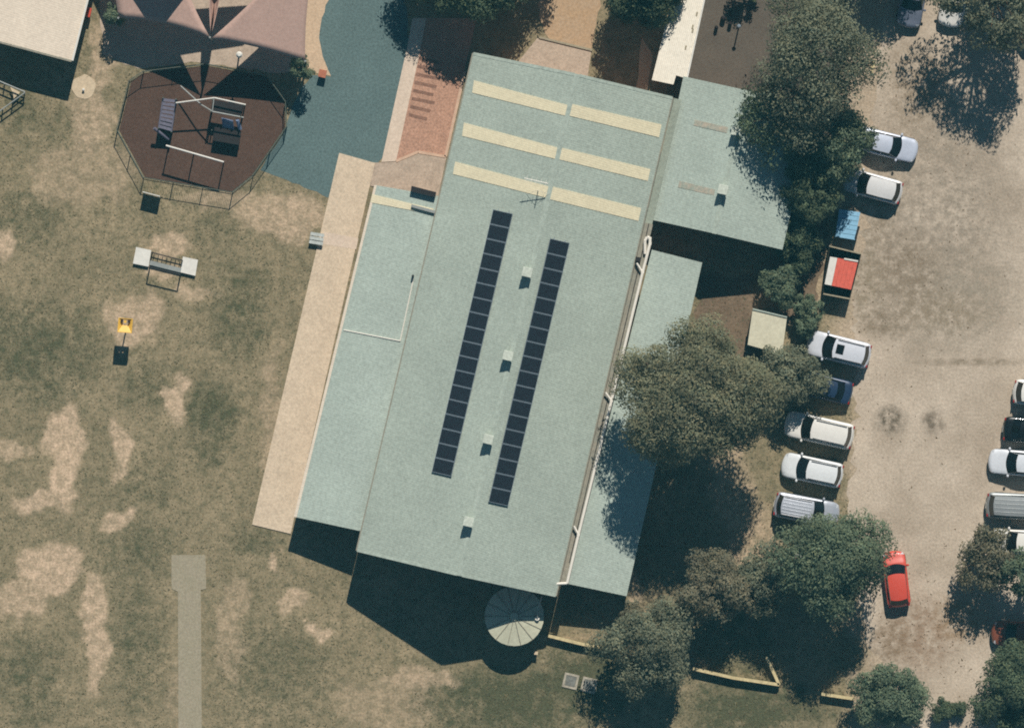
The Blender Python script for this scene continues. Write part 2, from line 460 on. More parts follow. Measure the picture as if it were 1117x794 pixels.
# paved and bare areas
sheet('court', [(360, -60), (358, 0), (350, 20), (347, 42), (351, 62), (361, 84), (340, 82), (322, 110), (312, 140), (284, 186), (306, 194), (332, 205), (358, 216), (372, 172), (412, 178), (420, 165), (446, 52), (440, -60)], 0.008, M['court'], jag=0.05, seed=9)
sheet('yard_asphalt', [(771, -60), (749, 84), (900, 122), (925, 60), (930, -60)], 0.008, M['asphalt'], jag=0.05, seed=3)
sheet('sand_path', [(300, -60), (366, -60), (359, 0), (351, 20), (348, 42), (352, 62), (361, 83), (345, 80), (320, 66), (290, 20)], 0.016, M['sand_path'], jag=0.03, seed=2)
sheet('under_sail_paving', [(105, -60), (300, -60), (330, 60), (335, 75), (300, 80), (215, 68), (150, 75), (112, 60)], 0.012, M['apron'], jag=0.05, seed=8)
sheet('walkway', [(370, 167), (409, 178), (317, 582), (275, 572)], 0.07, M['concrete'], thick=0.14)
sheet('cricket_pitch', [(187, 605), (224, 605), (225, 642), (219, 643), (221, 900), (195, 900), (194, 645), (187, 642)], 0.03, M['pitch'], thick=0.06)
sheet('brick_paving', [(457, 20), (520, 20), (506, 80), (486, 171), (456, 166), (431, 177), (440, 130)], 0.03, M['brick'], thick=0.06)
sheet('pale_path', [(450, 20), (465, 20), (458, 57), (432, 176), (416, 177), (444, 52)], 0.045, M['pale_path'], thick=0.08)
sheet('apron', [(405, 177.5), (416, 177.6), (432, 176.6), (456, 167), (487, 172), (478, 214), (404, 203)], 0.05, M['apron'], thick=0.1)
pe = MB(); 
ew = [P(x, y, 0.05) for x, y in ((432, 176), (456, 166), (486, 171), (507, 78))]
for a, b in zip(ew[:-1], ew[1:]): pe.beam(a, b, 0.2, 0.06)
struct(pe.build('paver_edge', M['edge']))
sheet('earth_bed', [(590, -60), (665, -60), (648, 40), (645, 56), (600, 44), (588, 20)], 0.012, M['earth'], jag=0.06, seed=5)
sheet('concrete_landing', [(586, 42), (645, 56), (640, 92), (560, 74)], 0.04, M['apron'], thick=0.08)
km = MB().beam(P(588, 41, .07), P(646, 55, .07), 0.15, 0.12)
struct(km.build('kerb', M['pitch']))
sheet('soil_bed', [(755, 375), (765, 300), (820, 300), (880, 240), (905, 235), (890, 330), (838, 372), (800, 410), (740, 420)], 0.004, M['brown_soil'], jag=0.15, seed=6)
sheet('side_path', [(700, 40), (712, 60), (706, 100), (694, 100)], 0.012, M['sand_path'], jag=0.03, seed=11)
bk = bpy.data.objects['brick_paving']
for k in range(8):
    x0, y0 = 457.5 - k * 1.6, 62 + k * 8.8
    w = (22, 26, 26, 24, 22, 25, 22, 20)[k]
    b = MB().prism([P(x0, y0, .034), P(x0 + w, y0 + 5, .034), P(x0 + w - 1, y0 + 8.5, .034), P(x0 - 1, y0 + 3.5, .034)], 0.003).build('paver_band', M['band'])
    b.parent = bk
# ------------------------------------------------------------------ hall
hall = thing('school_hall', 'long school hall with pale green metal gable roof, cream skylights and lean-to wings', 'hall', P(500, 350, 0))
EZ, RZ, RS = 3.95, 6.85, .518     # eave and ridge height, ridge position across
TL, TR, BL, BR = P(515, 58, EZ), P(735, 107, EZ), P(388, 600, EZ), P(607.5, 650, EZ)
def lerp(a, b, t): return a + (b - a) * t
def hall_z(s): return RZ - abs(s - RS) / (RS if s < RS else 1 - RS) * (RZ - EZ)
def on_hall(s, t, lift=0.0):
    """s 0..1 across (west to east), t 0..1 along (north to south) on the roof surface"""
    q = lerp(lerp(TL, TR, s), lerp(BL, BR, s), t)
    q.z = hall_z(s) + lift
    return q
def hall_st(px, py):
    z = 5.5
    for _ in range(8):
        q = P(px, py, z)
        # solve s,t in the plan frame
        A = Matrix(((TR.x - TL.x, BL.x - TL.x), (TR.y - TL.y, BL.y - TL.y)))
        st = A.inverted() @ Vector((q.x - TL.x, q.y - TL.y))
        z = hall_z(st[0])
    return st[0], st[1]
for a, b in ((0, RS), (RS, 1)):
    MB().prism([on_hall(a, 0), on_hall(b, 0), on_hall(b, 1), on_hall(a, 1)], 0.07).build('roof', M['roof'], hall)
rc = MB()
for a, b in ((RS - .012, RS), (RS, RS + .012)):
    rc.prism([on_hall(a, -.001, .03), on_hall(b, -.001, .03), on_hall(b, 1.001, .03), on_hall(a, 1.001, .03)], 0.025)
rc.build('ridge_cap', M['ridge'], hall)
for s0, s1 in ((0, .006), (.994, 1.0)):                   # barge ends and eave gutter lips
    MB().prism([on_hall(s0, 0, .03), on_hall(s1, 0, .03), on_hall(s1, 1, .03), on_hall(s0, 1, .03)], 0.05).build('eave_trim', M['gutter'], hall)
for t0, t1 in ((-.002, .004), (.9965, 1.002)):
    for a, b in ((.006, RS - .012), (RS + .012, .994)):
        MB().prism([on_hall(a, t0, .02), on_hall(b, t0, .02), on_hall(b, t1, .02), on_hall(a, t1, .02)], 0.16).build('barge_board', M['ridge'], hall)
# walls under the roof
def wall_shell(corners, tops, name='wall', m=None, parent=hall):
    mb = MB(); n = len(corners)
    low = [Vector((c.x, c.y, 0)) for c in corners]; up = [Vector((c.x, c.y, z)) for c, z in zip(corners, tops)]
    mb.add(low + up, [(i, (i + 1) % n, (i + 1) % n + n, i + n) for i in range(n)])
    return mb.build(name, m or M['wall'], parent)
def hp(s, t): return on_hall(s, t)
wall_shell([hp(.03, .012), hp(RS, .012), hp(.97, .012), hp(.97, .988), hp(RS, .988), hp(.03, .988)], [EZ + .08, RZ - .12, EZ + .08, EZ + .08, RZ - .12, EZ + .08])
def on_roof_quad(pxs, lift):
    st = [hall_st(x, y) for x, y in pxs]
    west = sum(s for s, t in st) / len(st) < RS
    return [on_hall(min(s, RS - .011) if west else max(s, RS + .011), t, lift) for s, t in st]
for q in ([(517, 88), (620, 115), (617, 126.5), (515, 101.5)], [(623, 113.5), (721.6, 136), (719, 150), (621, 126.5)],
          [(506, 134), (608, 161), (605.6, 173.5), (504, 148.5)], [(611, 161), (709.5, 184.5), (706.7, 197.5), (609.6, 174)],
          [(496.5, 176.5), (599, 203.5), (597, 216), (494, 190)], [(602, 203.5), (699.5, 227), (696.6, 241), (600, 217.5)]):
    MB().prism(on_roof_quad(q, .035), 0.04).build('skylight', M['skylight'], hall)
# ridge vents
def box_vent(x, y, base_z, parent, h=0.78, w=0.62):
    q = P(x, y, base_z + h)
    mb = MB().box((q.x, q.y, base_z + h / 2 - .15), (w, w * .95, h + .1), -TH)
    v = mb.build('roof_vent', M['ridge'], parent)
    MB().box((q.x, q.y, base_z + h - .03), (w + .1, w + .06, .08), -TH).build('vent_cowl', M['vent'], v, bevel=.03)
for x, y in ((575, 297), (554, 388), (532.5, 479), (511, 569)):
    box_vent(x, y, RZ, hall)
# eave gutter strip along the east side
GE = 0.62
def east(t, d, z):
    q = lerp(TR, BR, t) + U * d
    return Vector((q.x, q.y, z))
MB().prism([east(.25, .03, 3.72), east(.25, GE, 3.72), east(.975, GE, 3.72), east(.975, .03, 3.72)], .08).build('box_gutter', M['gutter'], hall)
MB().prism([east(.25, .30, 3.78), east(.25, .36, 3.78), east(.93, .36, 3.78), east(.93, .30, 3.78)], .06).build('gutter_lip', M['dark'], hall)
MB().prism([east(.0, .03, 3.60), east(.0, GE - .05, 3.60), east(.25, GE - .05, 3.60), east(.25, .03, 3.60)], .08).build('valley_gutter', M['valley'], hall)
pz = 4.0
pp = MB()
main = [P(703.5, 277, pz - .1), P(703.5, 263, pz), P(706, 258.5, pz), P(709, 260, pz), P(709, 266, pz), P(701, 297, pz), P(667, 437, pz), P(631, 583, pz), P(618.5, 636, pz), P(607, 636.5, pz - .05)]
pp.path(main, 0.11, 10)
for a in (3, 4, 5, 6, 7):
    c = main[a]; pp.box(c, (.2, .2, .2), -TH)
pipe = pp.build('overflow_pipe', M['white_pipe'], hall, smooth=False)
for (x0, y0), (x1, y1) in (((694.5, 287), (701, 297.5)), ((660.5, 428), (667, 437)), ((626, 573.5), (631, 583))):
    MB().tube(P(x0, y0, pz + .05), P(x1, y1, pz), .075, n=10).build('pipe_branch', M['white_pipe'], pipe)
for i in range(9):
    q = main[4].lerp(main[8], (i + .5) / 9)
    MB().box((q.x, q.y, 3.83), (.1, .16, .26), -TH).build('pipe_bracket', M['galv'], pipe)
MB().box(P(696, 283, 4.0), (.38, .32, .3), -TH).build('rain_head', M['dark'], hall)

# west lean-to
def lean(name, nw, ne, se, sw, zi, zo, inner, m, parent=hall, th=.07):
    z = {'e': (zo, zi, zi, zo), 'w': (zi, zo, zo, zi)}[inner]
    pts = [P(*p, zz) for p, zz in zip((nw, ne, se, sw), z)]
    MB().prism(pts, th).build(name, m, parent)
    c = sum(pts, Vector()) / 4
    ins = [lerp(p, c, .045) for p in pts]
    wall_shell(ins, [p.z - .05 for p in ins], parent=parent)
    return pts
wl = lean('lean_to_roof', (409, 202), (479, 214), (393, 579), (321, 563.5), 3.42, 2.6, 'e', M['roof2'])
def wl_pt(px, py, lift):
    z = 3
    A = Matrix(((wl[1].x - wl[0].x, wl[3].x - wl[0].x), (wl[1].y - wl[0].y, wl[3].y - wl[0].y)))
    for _ in range(5):
        q = P(px, py, z); st = A.inverted() @ Vector((q.x - wl[0].x, q.y - wl[0].y))
        z = 2.6 + st[0] * .82
    q.z = z + lift
    return q
MB().prism([wl_pt(406, 212, .035), wl_pt(473, 228, .035), wl_pt(471.5, 234, .035), wl_pt(404, 221, .035)], .04).build('skylight', M['skylight'], hall)
MB().prism([wl_pt(449, 203, .42), wl_pt(476, 210, .42), wl_pt(474.5, 215.5, .42), wl_pt(448, 209, .42)], .5).build('roof_box', M['dark'], hall)
MB().prism([wl_pt(449, 223, .24), wl_pt(475, 230, .24), wl_pt(474, 233, .24), wl_pt(448.5, 226, .24)], .22).build('roof_box', M['galv'], hall)
MB().path([wl_pt(451, 304, .03), wl_pt(436.5, 372, .03), wl_pt(375, 360, .03)], .045, 6).build('roof_conduit', M['white_pipe'], hall)
MB().tube(wl_pt(450.5, 301, -.1), wl_pt(450.5, 301, .45), .09, n=10).build('vent_pipe', M['dark'], hall)
MB().prism([wl_pt(408.4, 202, .03), wl_pt(411, 202.4, .03), wl_pt(323.5, 564, .03), wl_pt(320.5, 563.4, .03)], .12).build('eave_gutter', M['cream_roof'], hall)

# east lean-to along the gutter
el = lean('lean_to_roof', (711, 272.5), (766, 286.5), (683.5, 650), (619.5, 636.5), 3.2, 2.72, 'w', M['roof2'])

# gabled east wing
WE, WR = 3.1, 4.8
w_nw, w_ne, w_se, w_sw = P(745.5, 83.5, WE), P(889, 118, WE), P(853.5, 272.5, WE), P(711.5, 240, WE)
def on_wing(s, t, lift=0):
    q = lerp(lerp(w_nw, w_ne, s), lerp(w_sw, w_se, s), t)
    q.z = WR - abs(s - .47) / (.47 if s < .47 else .53) * (WR - WE) + lift
    return q
for a, b in ((0, .47), (.47, 1)):
    MB().prism([on_wing(a, 0), on_wing(b, 0), on_wing(b, 1), on_wing(a, 1)], .07).build('wing_roof', M['roof2'], hall)
rc = MB()
for a, b in ((.453, .47), (.47, .487)):
    rc.prism([on_wing(a, -.002, .03), on_wing(b, -.002, .03), on_wing(b, 1.002, .03), on_wing(a, 1.002, .03)], .025)
rc.build('ridge_cap', M['ridge'], hall)
wall_shell([on_wing(.04, .03), on_wing(.47, .03), on_wing(.96, .03), on_wing(.96, .97), on_wing(.47, .97), on_wing(.04, .97)], [WE, WR - .15, WE, WE, WR - .15, WE])
for x, y in ((803.5, 143), (788.5, 207)):
    box_vent(x, y, WR, hall)
def wing_px(px, py, lift):
    z = 4
    A = Matrix(((w_ne.x - w_nw.x, w_sw.x - w_nw.x), (w_ne.y - w_nw.y, w_sw.y - w_nw.y)))
    for _ in range(6):
        q = P(px, py, z); st = A.inverted() @ Vector((q.x - w_nw.x, q.y - w_nw.y))
        z = on_wing(st[0], st[1]).z
    q.z = z + lift
    return q
for q in ([(758, 131), (794, 139), (793, 145.5), (756.5, 137)], [(741, 197.5), (780, 207), (779, 213.5), (739.5, 204.5)]):
    MB().prism([wing_px(x, y, .03) for x, y in q], .035).build('weathered_skylight', M['oldsheet'], hall)

# ------------------------------------------------------------------ solar arrays
panel_me = None
def solar(label, a, b, half_w=10.9):
    """a, b: centre of the north and south ends of the row in pixels"""
    global panel_me
    sa, ta = hall_st(*a); sb, tb = hall_st(*b)
    root = thing('solar_array', label, 'solar panels', on_hall(sa, ta), 'solar arrays on the hall roof')
    n = 18
    sm = (sa + sb) / 2
    Lm = (on_hall(sm, tb) - on_hall(sm, ta)).length / n
    e0 = on_hall(sm - .01, .5); e1 = on_hall(sm + .01, .5)
    ux = (e1 - e0).normalized(); vy = (on_hall(sm, 1) - on_hall(sm, 0)).normalized(); nz = ux.cross(vy); nz = -nz if nz.z < 0 else nz
    if ux.cross(-vy).z < 0: pass
    R = Matrix((ux, -vy, ux.cross(-vy))).transposed().to_4x4()
    wx = half_w * 2 / S / max(.2, math.hypot(ux.x, ux.y))
    for sgn in (-.28, .28):
        p0 = on_hall(sm, ta) + nz * .06 + ux * wx * sgn - vy * .12; p1 = on_hall(sm, tb) + nz * .06 + ux * wx * sgn + vy * .06
        MB().beam(p0, p1, .05, .06).build('mounting_rail', M['alu'], root)
    if panel_me is None:
        g = MB().box((0, 0, 0), (wx - .03, Lm - .045, .035)); fm = MB()
        for sx_ in (-1, 1):
            fm.box((sx_ * (wx / 2 - .018), 0, .004), (.03, Lm - .01, .05))
            fm.box((0, sx_ * (Lm / 2 - .028), .004), (wx - .066, .035, .05))
        go = g.build('solar_panel', M['cell']); fo = fm.build('frame', M['alu'])
        panel_me = (go.data, fo.data)
        bpy.data.objects.remove(go); bpy.data.objects.remove(fo)
    for i in range(n):
        t = ta + (tb - ta) * (i + .5) / n
        o = bpy.data.objects.new('solar_panel', panel_me[0]); col.objects.link(o)
        o.parent = root
        mw = Matrix.Translation(on_hall(sm, t) + nz * .13 - root.location) @ R
        o.matrix_local = mw
        f = bpy.data.objects.new('frame', panel_me[1]); col.objects.link(f); f.parent = o
    return root
solar('row of dark solar panels on the west slope, nearer the walkway', (547.5, 230.5), (484.5, 517.5))
solar('row of dark solar panels on the east slope, nearer the white pipe', (609.5, 262), (543.5, 549))

# TV aerial on the ridge
q = on_hall(*hall_st(587, 208))
an = thing('roof_aerial', 'thin metal aerial standing on the hall ridge above the skylights', 'aerial', q)
MB().tube(q - Vector((0, 0, .1)), q + Vector((0, 0, 1.3)), .03).build('mast', M['white_pipe'], an)
b0, b1 = P(572, 194.5, q.z + 1.3), P(598, 200.5, q.z + 1.3)
bo = MB().tube(b0, b1, .03).build('boom', M['white_pipe'], an)
for i in range(5):
    c = b0.lerp(b1, (i + .5) / 5)
    MB().tube(c - V * .25, c + V * .25, .012, n=5).build('element', M['white_pipe'], bo)
for dx in (-.9, .9):
    MB().tube(q + Vector((0, 0, 1.1)), on_hall(*hall_st(587 + dx * 14, 212), 0), .012, n=5).build('stay', M['white_pipe'], an)

# ------------------------------------------------------------------ other buildings
def flat_building(name, label, cat, pxs, z, wallz, m, wm=None, th=.1, seams=0):
    pts = [P(x, y, z) for x, y in pxs]
    c = sum(pts, Vector()) / len(pts)
    o = thing(name, label, cat, Vector((c.x, c.y, 0)))
    MB().prism(pts, th).build('roof', m, o)
    ins = [lerp(p, c, .04) for p in pts]
    wall_shell(ins, [wallz] * len(ins), 'wall', wm or M['wall'], o)
    return o
cr = flat_building('classroom_building', 'low building with plain cream roof in the top corner by the playground', 'building',
              [(-160, 3), (-143, -60), (112, -62), (78.5, 66.5)], 2.75, 2.66, M['cream_roof'], M['cream_roof'])
MB().beam(P(111.5, -62, 2.8), P(79, 66.5, 2.8), .14, .12).build('barge_board', M['white'], cr)
MB().beam(P(78, 67, 2.7), P(-160, 4, 2.7), .14, .14).build('gutter', M['gutter'], cr)
wb = flat_building('covered_way', 'long narrow white roofed walkway running up from the hall wing', 'walkway roof',
              [(748, -60), (782, -60), (749.5, 86), (737.5, 82.5), (734.5, 92.5), (711, 87.5)], 3.05, 2.95, M['white_roof'], M['white'])
MB().beam(P(781.5, -60, 3.1), P(749.5, 85.5, 3.1), .12, .1).build('gutter', M['white'], wb)
rndr = random.Random(5)
for i in range(9):
    x, y = 765 - i * 2.1 - rndr.random() * 3, 12 + i * 6.5 + rndr.random() * 5
    if i in (0, 2, 3, 6):
        MB().box(P(x - 3, y, 3.06), (.12, .3, .03), -TH).build('roof_stain', M['pitch'], wb)
sh = flat_building('garden_shed', 'small square cream roofed shed among the trees beside the car park', 'shed',
              [(821, 337), (858.5, 346), (853, 386.5), (815.5, 376)], 2.1, 2.02, M['shed'], M['shed'])
MB().beam(P(821, 337, 2.16), P(858.5, 346, 2.16), .1, .06).build('flashing', M['ridge'], sh)

# water tank
tc_ = P(561, 672, 2.3); TRAD = 2.1
tk = thing('water_tank', 'round cream water tank with ribbed conical lid at the hall gable end', 'water tank', Vector((tc_.x, tc_.y, 0)))
n = 32
mb = MB(); rows = []
for k in range(24):
    z = 2.25 * k / 23; r = TRAD + (.018 if k % 2 else -.018)
    rows.append([Vector((tc_.x + r * math.cos(2 * math.pi * i / n), tc_.y + r * math.sin(2 * math.pi * i / n), z)) for i in range(n + 1)])
mb.grid(rows).build('tank_wall', M['tank'], tk, smooth=True)
lid = []
for i in range(14):
    a0, a1 = 2 * math.pi * i / 14, 2 * math.pi * (i + 1) / 14
    r = TRAD + .05
    pts = [Vector((tc_.x, tc_.y, 2.62)), Vector((tc_.x + r * math.cos(a0), tc_.y + r * math.sin(a0), 2.25)), Vector((tc_.x + r * math.cos((a0 + a1) / 2), tc_.y + r * math.sin((a0 + a1) / 2), 2.25)), Vector((tc_.x + r * math.cos(a1), tc_.y + r * math.sin(a1), 2.25))]
    MB().prism(pts, .04).build('lid_panel', M['tank'], tk)
    MB().beam(Vector((tc_.x + .25 * math.cos(a0), tc_.y + .25 * math.sin(a0), 2.585)), Vector((tc_.x + r * math.cos(a0), tc_.y + r * math.sin(a0), 2.262)), .05, .05).build('lid_rib', M['gutter'], tk)
MB().tube(Vector((tc_.x, tc_.y, 2.58)), Vector((tc_.x, tc_.y, 2.68)), .3, n=14).build('lid_cap', M['tank'], tk)
iq = P(586, 674, 2.4)
MB().tube((iq.x, iq.y, 2.2), (iq.x, iq.y, 2.55), .17, n=12).build('inlet', M['white_pipe'], tk)
MB().path([Vector((iq.x, iq.y, 2.6)), P(588, 660, 3.1), P(591, 650, 3.75)], .05, 8).build('inlet_pipe', M['galv'], tk)

# ------------------------------------------------------------------ shade sails
def sail(label, corners, sag=.25, posts=(), dip=.5):
    """corners: (px, py, z); edges curve inward"""
    cs = [P(*c) for c in corners]; n = len(cs)
    c = sum(cs, Vector()) / n
    root = thing('shade_sail', label, 'shade sail', Vector((c.x, c.y, 0)), 'pink shade sails over the playground')
    rim = []
    for a, b in zip(cs, cs[1:] + cs[:1]):
        for k in range(8):
            t = k / 8
            p = lerp(a, b, t)
            rim.append(p + (c - p).normalized() * sag * 4 * t * (1 - t) * (b - a).length * .22)
    rows = []
    if n == 4:                                    # a four-cornered sail: smooth saddle between its edges
        m_ = 12; rows = []
        for i in range(m_ + 1):
            u_ = i / m_; row = []
            for j in range(m_ + 1):
                v_ = j / m_
                p = lerp(lerp(cs[0], cs[1], u_), lerp(cs[3], cs[2], u_), v_)
                k_ = 4 * sag * .22
                ex = (u_ * (1 - u_)) * (1 - 2 * v_) * (cs[3] - cs[0] + cs[2] - cs[1]) * .5 * k_
                ey = (v_ * (1 - v_)) * (1 - 2 * u_) * (cs[1] - cs[0] + cs[2] - cs[3]) * .5 * k_
                row.append(p + ex + ey)
            rows.append(row)
        o = MB().grid(rows).build('cloth', M['sail'], root, smooth=True)
        o.modifiers.new('thickness', 'SOLIDIFY').thickness = .012
        for i in posts:
            p = cs[i]
            MB().tube((p.x, p.y, 0), (p.x, p.y, p.z + .15), .075, n=10).build('post', M['galv'], root)
        return root
    for k in range(6):
        f = 1 - k / 6
        r = [lerp(c, p, f) - Vector((0, 0, dip * (1 - f * f))) for p in rim]
        rows.append(r + [r[0]])
    mb = MB().grid(rows)
    last = rows[-1][:-1]
    cc_ = c - Vector((0, 0, dip))
    mb.add(last + [cc_], [(i, (i + 1) % len(last), len(last)) for i in range(len(last))])
    o = mb.build('cloth', M['sail'], root, smooth=True)
    sd = o.modifiers.new('thickness', 'SOLIDIFY'); sd.thickness = .012
    for i in posts:
        p = cs[i]
        MB().tube((p.x, p.y, 0), (p.x, p.y, p.z + .15), .075, n=10).build('post', M['galv'], root)
    return root
sail('pink shade sail at the left, its lower edge hanging over the rubber playground', [(229, 41, 4.2), (129, 20, 3.0), (100, -70, 3.6), (190, -60, 4.4)], .25, (0, 1), .1)
sail('narrow pink shade sail folded between the two broad sails', [(230, 40, 4.15), (221, -40, 4.3), (252, -30, 3.9)], .3, (), .9)
sail('broad pink shade sail at the right, beside the curved sandy path', [(231, 42, 4.1), (305, -30, 4.6), (338, -14, 4.2), (333, 67, 3.2)], .12, (1, 3), .1)
sail('unseen pink shade sail added above the top edge, shaped for the shadow it casts', [(120, -75, 5.6), (330, -90, 6.0), (280, -46, 6.2), (207, -36, 6.3), (186, -14, 6.2), (164, -24, 6.2)], .05, (), .1)  # out of view, added to shade the ground; its lobe shadows the left sail
t = thing('light_post', 'short pale post cap standing by the shade sail junction', 'post', P(261, 60, 0))
MB().tube(P(261, 60, 0), P(261, 60, 3.4), .06, n=10).build('pole', M['galv'], t)
MB().tube(P(261, 60, 3.4), P(261, 60, 3.55), .24, .12, n=12).build('cap', M['white'], t)

# ------------------------------------------------------------------ playground
octo = [(158, 80), (143, 90), (130, 142), (158, 193), (253, 209), (275, 191), (311, 139), (310, 112), (290, 84), (225, 72)]
sheet('rubber_surface', octo, 0.03, M['rubber'], thick=0.06)
fn = thing('playground_fence', 'open green grey steel bar fence around the red brown playground', 'fence', P(163, 200, 0))
FH = 1.25
op = [P(558.5 + (x - 220) * 1.02 - 338.5, 140 + (y - 140) * 1.02, 0) for x, y in octo]
bars = MB()
for i in range(len(op)):
    a, b = op[i], op[(i + 1) % len(op)]
    L_ = (b - a).length; k = max(1, round(L_ / 2.4))
    for j in range(k):
        p = a.lerp(b, j / k)
        MB().tube((p.x, p.y, 0), (p.x, p.y, FH + .05), .035, n=8).build('post', M['fence'], fn)
    for z in (.12, FH):
        MB().tube(Vector((a.x, a.y, z)), Vector((b.x, b.y, z)), .026, n=6).build('rail', M['fence'], fn)
    d = (b - a) / L_
    for j in range(int(L_ / .13)):
        p = a + d * (j + .5) * .13
        bars.tube((p.x, p.y, .12), (p.x, p.y, FH), .009, n=4, cap=False)
bo = bars.build('picket', M['fence'], fn, recalc=False); bo['kind'] = 'stuff'
t = thing('sign_board', 'upright grey board standing on the field against the playground fence', 'board', P(165, 212, 0))
MB().beam(P(156, 209.5, .72), P(175, 214.5, .72), .06, 1.2).build('panel', M['white'], t)
for x, y in ((158, 210), (173, 214)):
    MB().tube(P(x, y, 0), P(x, y, .2), .03).build('leg', M['galv'], t)

# beam with three posts
t = thing('climbing_bar', 'single long pale bar on three posts, nearest the front of the playground fence', 'play bar', P(212, 168, 0))
ba, bb = P(181, 159, 2.1), P(244, 177, 2.1)
MB().tube(ba, bb, .07, n=10).build('bar', M['white'], t)
for f in (.02, .46, .98):
    p = ba.lerp(bb, f); MB().tube((p.x, p.y, 0), p, .045).build('post', M['fence'], t)
# main climbing unit
t = thing('climbing_unit', 'steel climbing unit with dark deck, bent handrails and pale blue slide', 'play equipment', P(240, 122, 0))
dk = [P(232, 109, 1.7), P(266, 115, 1.7), P(263, 128, 1.7), P(230, 122, 1.7)]
MB().prism(dk, .08).build('deck', M['dark'], t)
for p in dk: MB().tube((p.x, p.y, 0), (p.x, p.y, 2.35), .05).build('post', M['fence'], t)
MB().path([P(192, 112.5, 2.1), P(234, 107, 2.3), P(268, 114.5, 2.3)], .055).build('handrail', M['white'], t)
MB().path([P(197, 94, 1.2), P(219, 114, 1.9), P(232, 122, 2.3), P(266, 128.5, 2.3)], .05).build('handrail', M['galv'], t)
MB().tube(P(192, 112.5, 0), P(192, 112.5, 2.1), .05).build('post', M['fence'], t)
MB().tube(P(233.5, 107, 2.3), P(231.5, 122, 2.3), .045).build('cross_bar', M['galv'], t)
MB().beam(P(233, 146, .9), P(262, 151, .9), 1.0, .05).build('lower_deck', M['dark'], t)
for x, y in ((231, 142), (262, 148)):
    MB().tube(P(x, y, 0), P(x, y, .9), .04).build('post', M['fence'], t)
sl = MB()
rows = []
for k in range(9):
    f = k / 8; z = 1.6 - 1.25 * f
    a = P(248 + 2 * f, 130 + 16 * f, z); w_ = Vector((.42, -.1, 0))
    rows.append([a - w_ + Vector((0, 0, .16)), a - w_ * .85, a, a + w_ * .85, a + w_ + Vector((0, 0, .16))])
so = sl.grid(rows).build('slide', M['blue_plastic'], t, smooth=True); so.modifiers.new('thickness', 'SOLIDIFY').thickness = .04
MB().tube(P(259, 131, 1.5), P(262, 141, 1.0), .14, n=10).build('tunnel_ring', M['blue_plastic'], t)
# rung bridge
t = thing('rung_ladder', 'purple grey inclined ladder bridge with wide rungs at the left of the playground', 'play ladder', P(183, 126, 0))
A0, A1, B0, B1 = P(178, 107, 1.5), P(192, 108.5, 1.5), P(173, 140, 1.25), P(187, 144, 1.25)
for a, b in ((A0, B0), (A1, B1)):
    MB().tube(a, b, .06).build('side_rail', M['purple'], t)
for k in range(8):
    f = (k + .5) / 8
    MB().beam(A0.lerp(B0, f), A1.lerp(B1, f), .22, .05).build('rung', M['purple'] , t)
for p in (A0, A1, B0, B1): MB().tube((p.x, p.y, 0), (p.x, p.y, p.z + .25), .05).build('post', M['fence'], t)
MB().tube(P(168, 140, 1.3), P(184, 152, .6), .12, n=10).build('end_roller', M['purple'], t)

# play bridge on the field
t = thing('play_bridge', 'two pale square platforms joined by a beam and dark rail frame on the field', 'play equipment', P(180, 288, 0))
for q in ([(148.5, 269.5), (165, 273), (162, 291), (145, 287.5)], [(199.5, 280), (216, 283.5), (213, 301), (196.5, 297)]):
    MB().prism([P(x, y, .28) for x, y in q], .1).build('platform', M['white'], t)
    cx = sum(x for x, y in q) / 4; cy = sum(y for x, y in q) / 4
    for x, y in q:
        x = x + (cx - x) * .15; y = y + (cy - y) * .15
        MB().tube(P(x, y, 0), P(x, y, .2), .04).build('leg', M['galv'], t)
MB().beam(P(163.5, 286.5, .26), P(197.5, 295, .26), .32, .08).build('beam', M['galv'], t)
for (x0, y0), (x1, y1), h in (((162.5, 291.5), (196, 299.5), 1.25), ((165.5, 275.5), (198.5, 284), .75)):
    p0, p1 = P(x0, y0, h), P(x1, y1, h)
    rl = MB().tube(p0, p1, .045).build('rail', M['dark'], t)
    for p in (p0, p1): MB().tube((p.x, p.y, 0), p, .05).build('post', M['dark'], t)
    if h < 1:
        for k in range(7):
            p = p0.lerp(p1, (k + .5) / 7); MB().tube((p.x, p.y, .1), p, .03, n=6).build('baluster', M['dark'], rl)
        MB().tube(Vector((p0.x, p0.y, .35)), Vector((p1.x, p1.y, .35)), .04).build('rail', M['dark'], t)

# funnel ball post
q = P(136.5, 355, 2.35)
t = thing('funnel_ball_post', 'yellow ball funnel on a thin dark pole standing in the field', 'ball game', Vector((q.x, q.y, 0)))
MB().tube((q.x, q.y, 0), (q.x, q.y, 2.1), .05).build('pole', M['dark'], t)
fb = MB(); zt = 2.42; zb = 2.05; wo_ = .52; wi = .19
Rz = Matrix.Rotation(-.08, 3, 'Z')
def sq(w, z, dy=0): return [Vector((q.x, q.y, 0)) + Rz @ Vector((x * w, y * w + dy, 0)) + Vector((0, 0, z)) for x, y in ((-1, -1), (1, -1), (1, 1), (-1, 1))]
rings = [sq(wo_, zb), sq(wo_, zt), sq(wo_ * .92, zt), sq(wi, zb + .12, .22), sq(wi, zb, .22)]
for a, b in zip(rings[:-1], rings[1:]):
    fb.grid([a + [a[0]], b + [b[0]]])
fb.grid([rings[-1] + [rings[-1][0]], rings[0] + [rings[0][0]]])
fb.build('funnel', M['yellow'], t)
for dx in (-.26, .26):
    c = Vector((q.x, q.y, 0)) + Rz @ Vector((dx, .3, 0))
    MB().tube((c.x, c.y, 2.32), (c.x, c.y, 2.44), .1, n=10).build('ball_hole', M['dark'], t)
MB().box((q.x, q.y + .28, 2.3), (.18, .2, .12)).build('divider', M['yellow'], t)

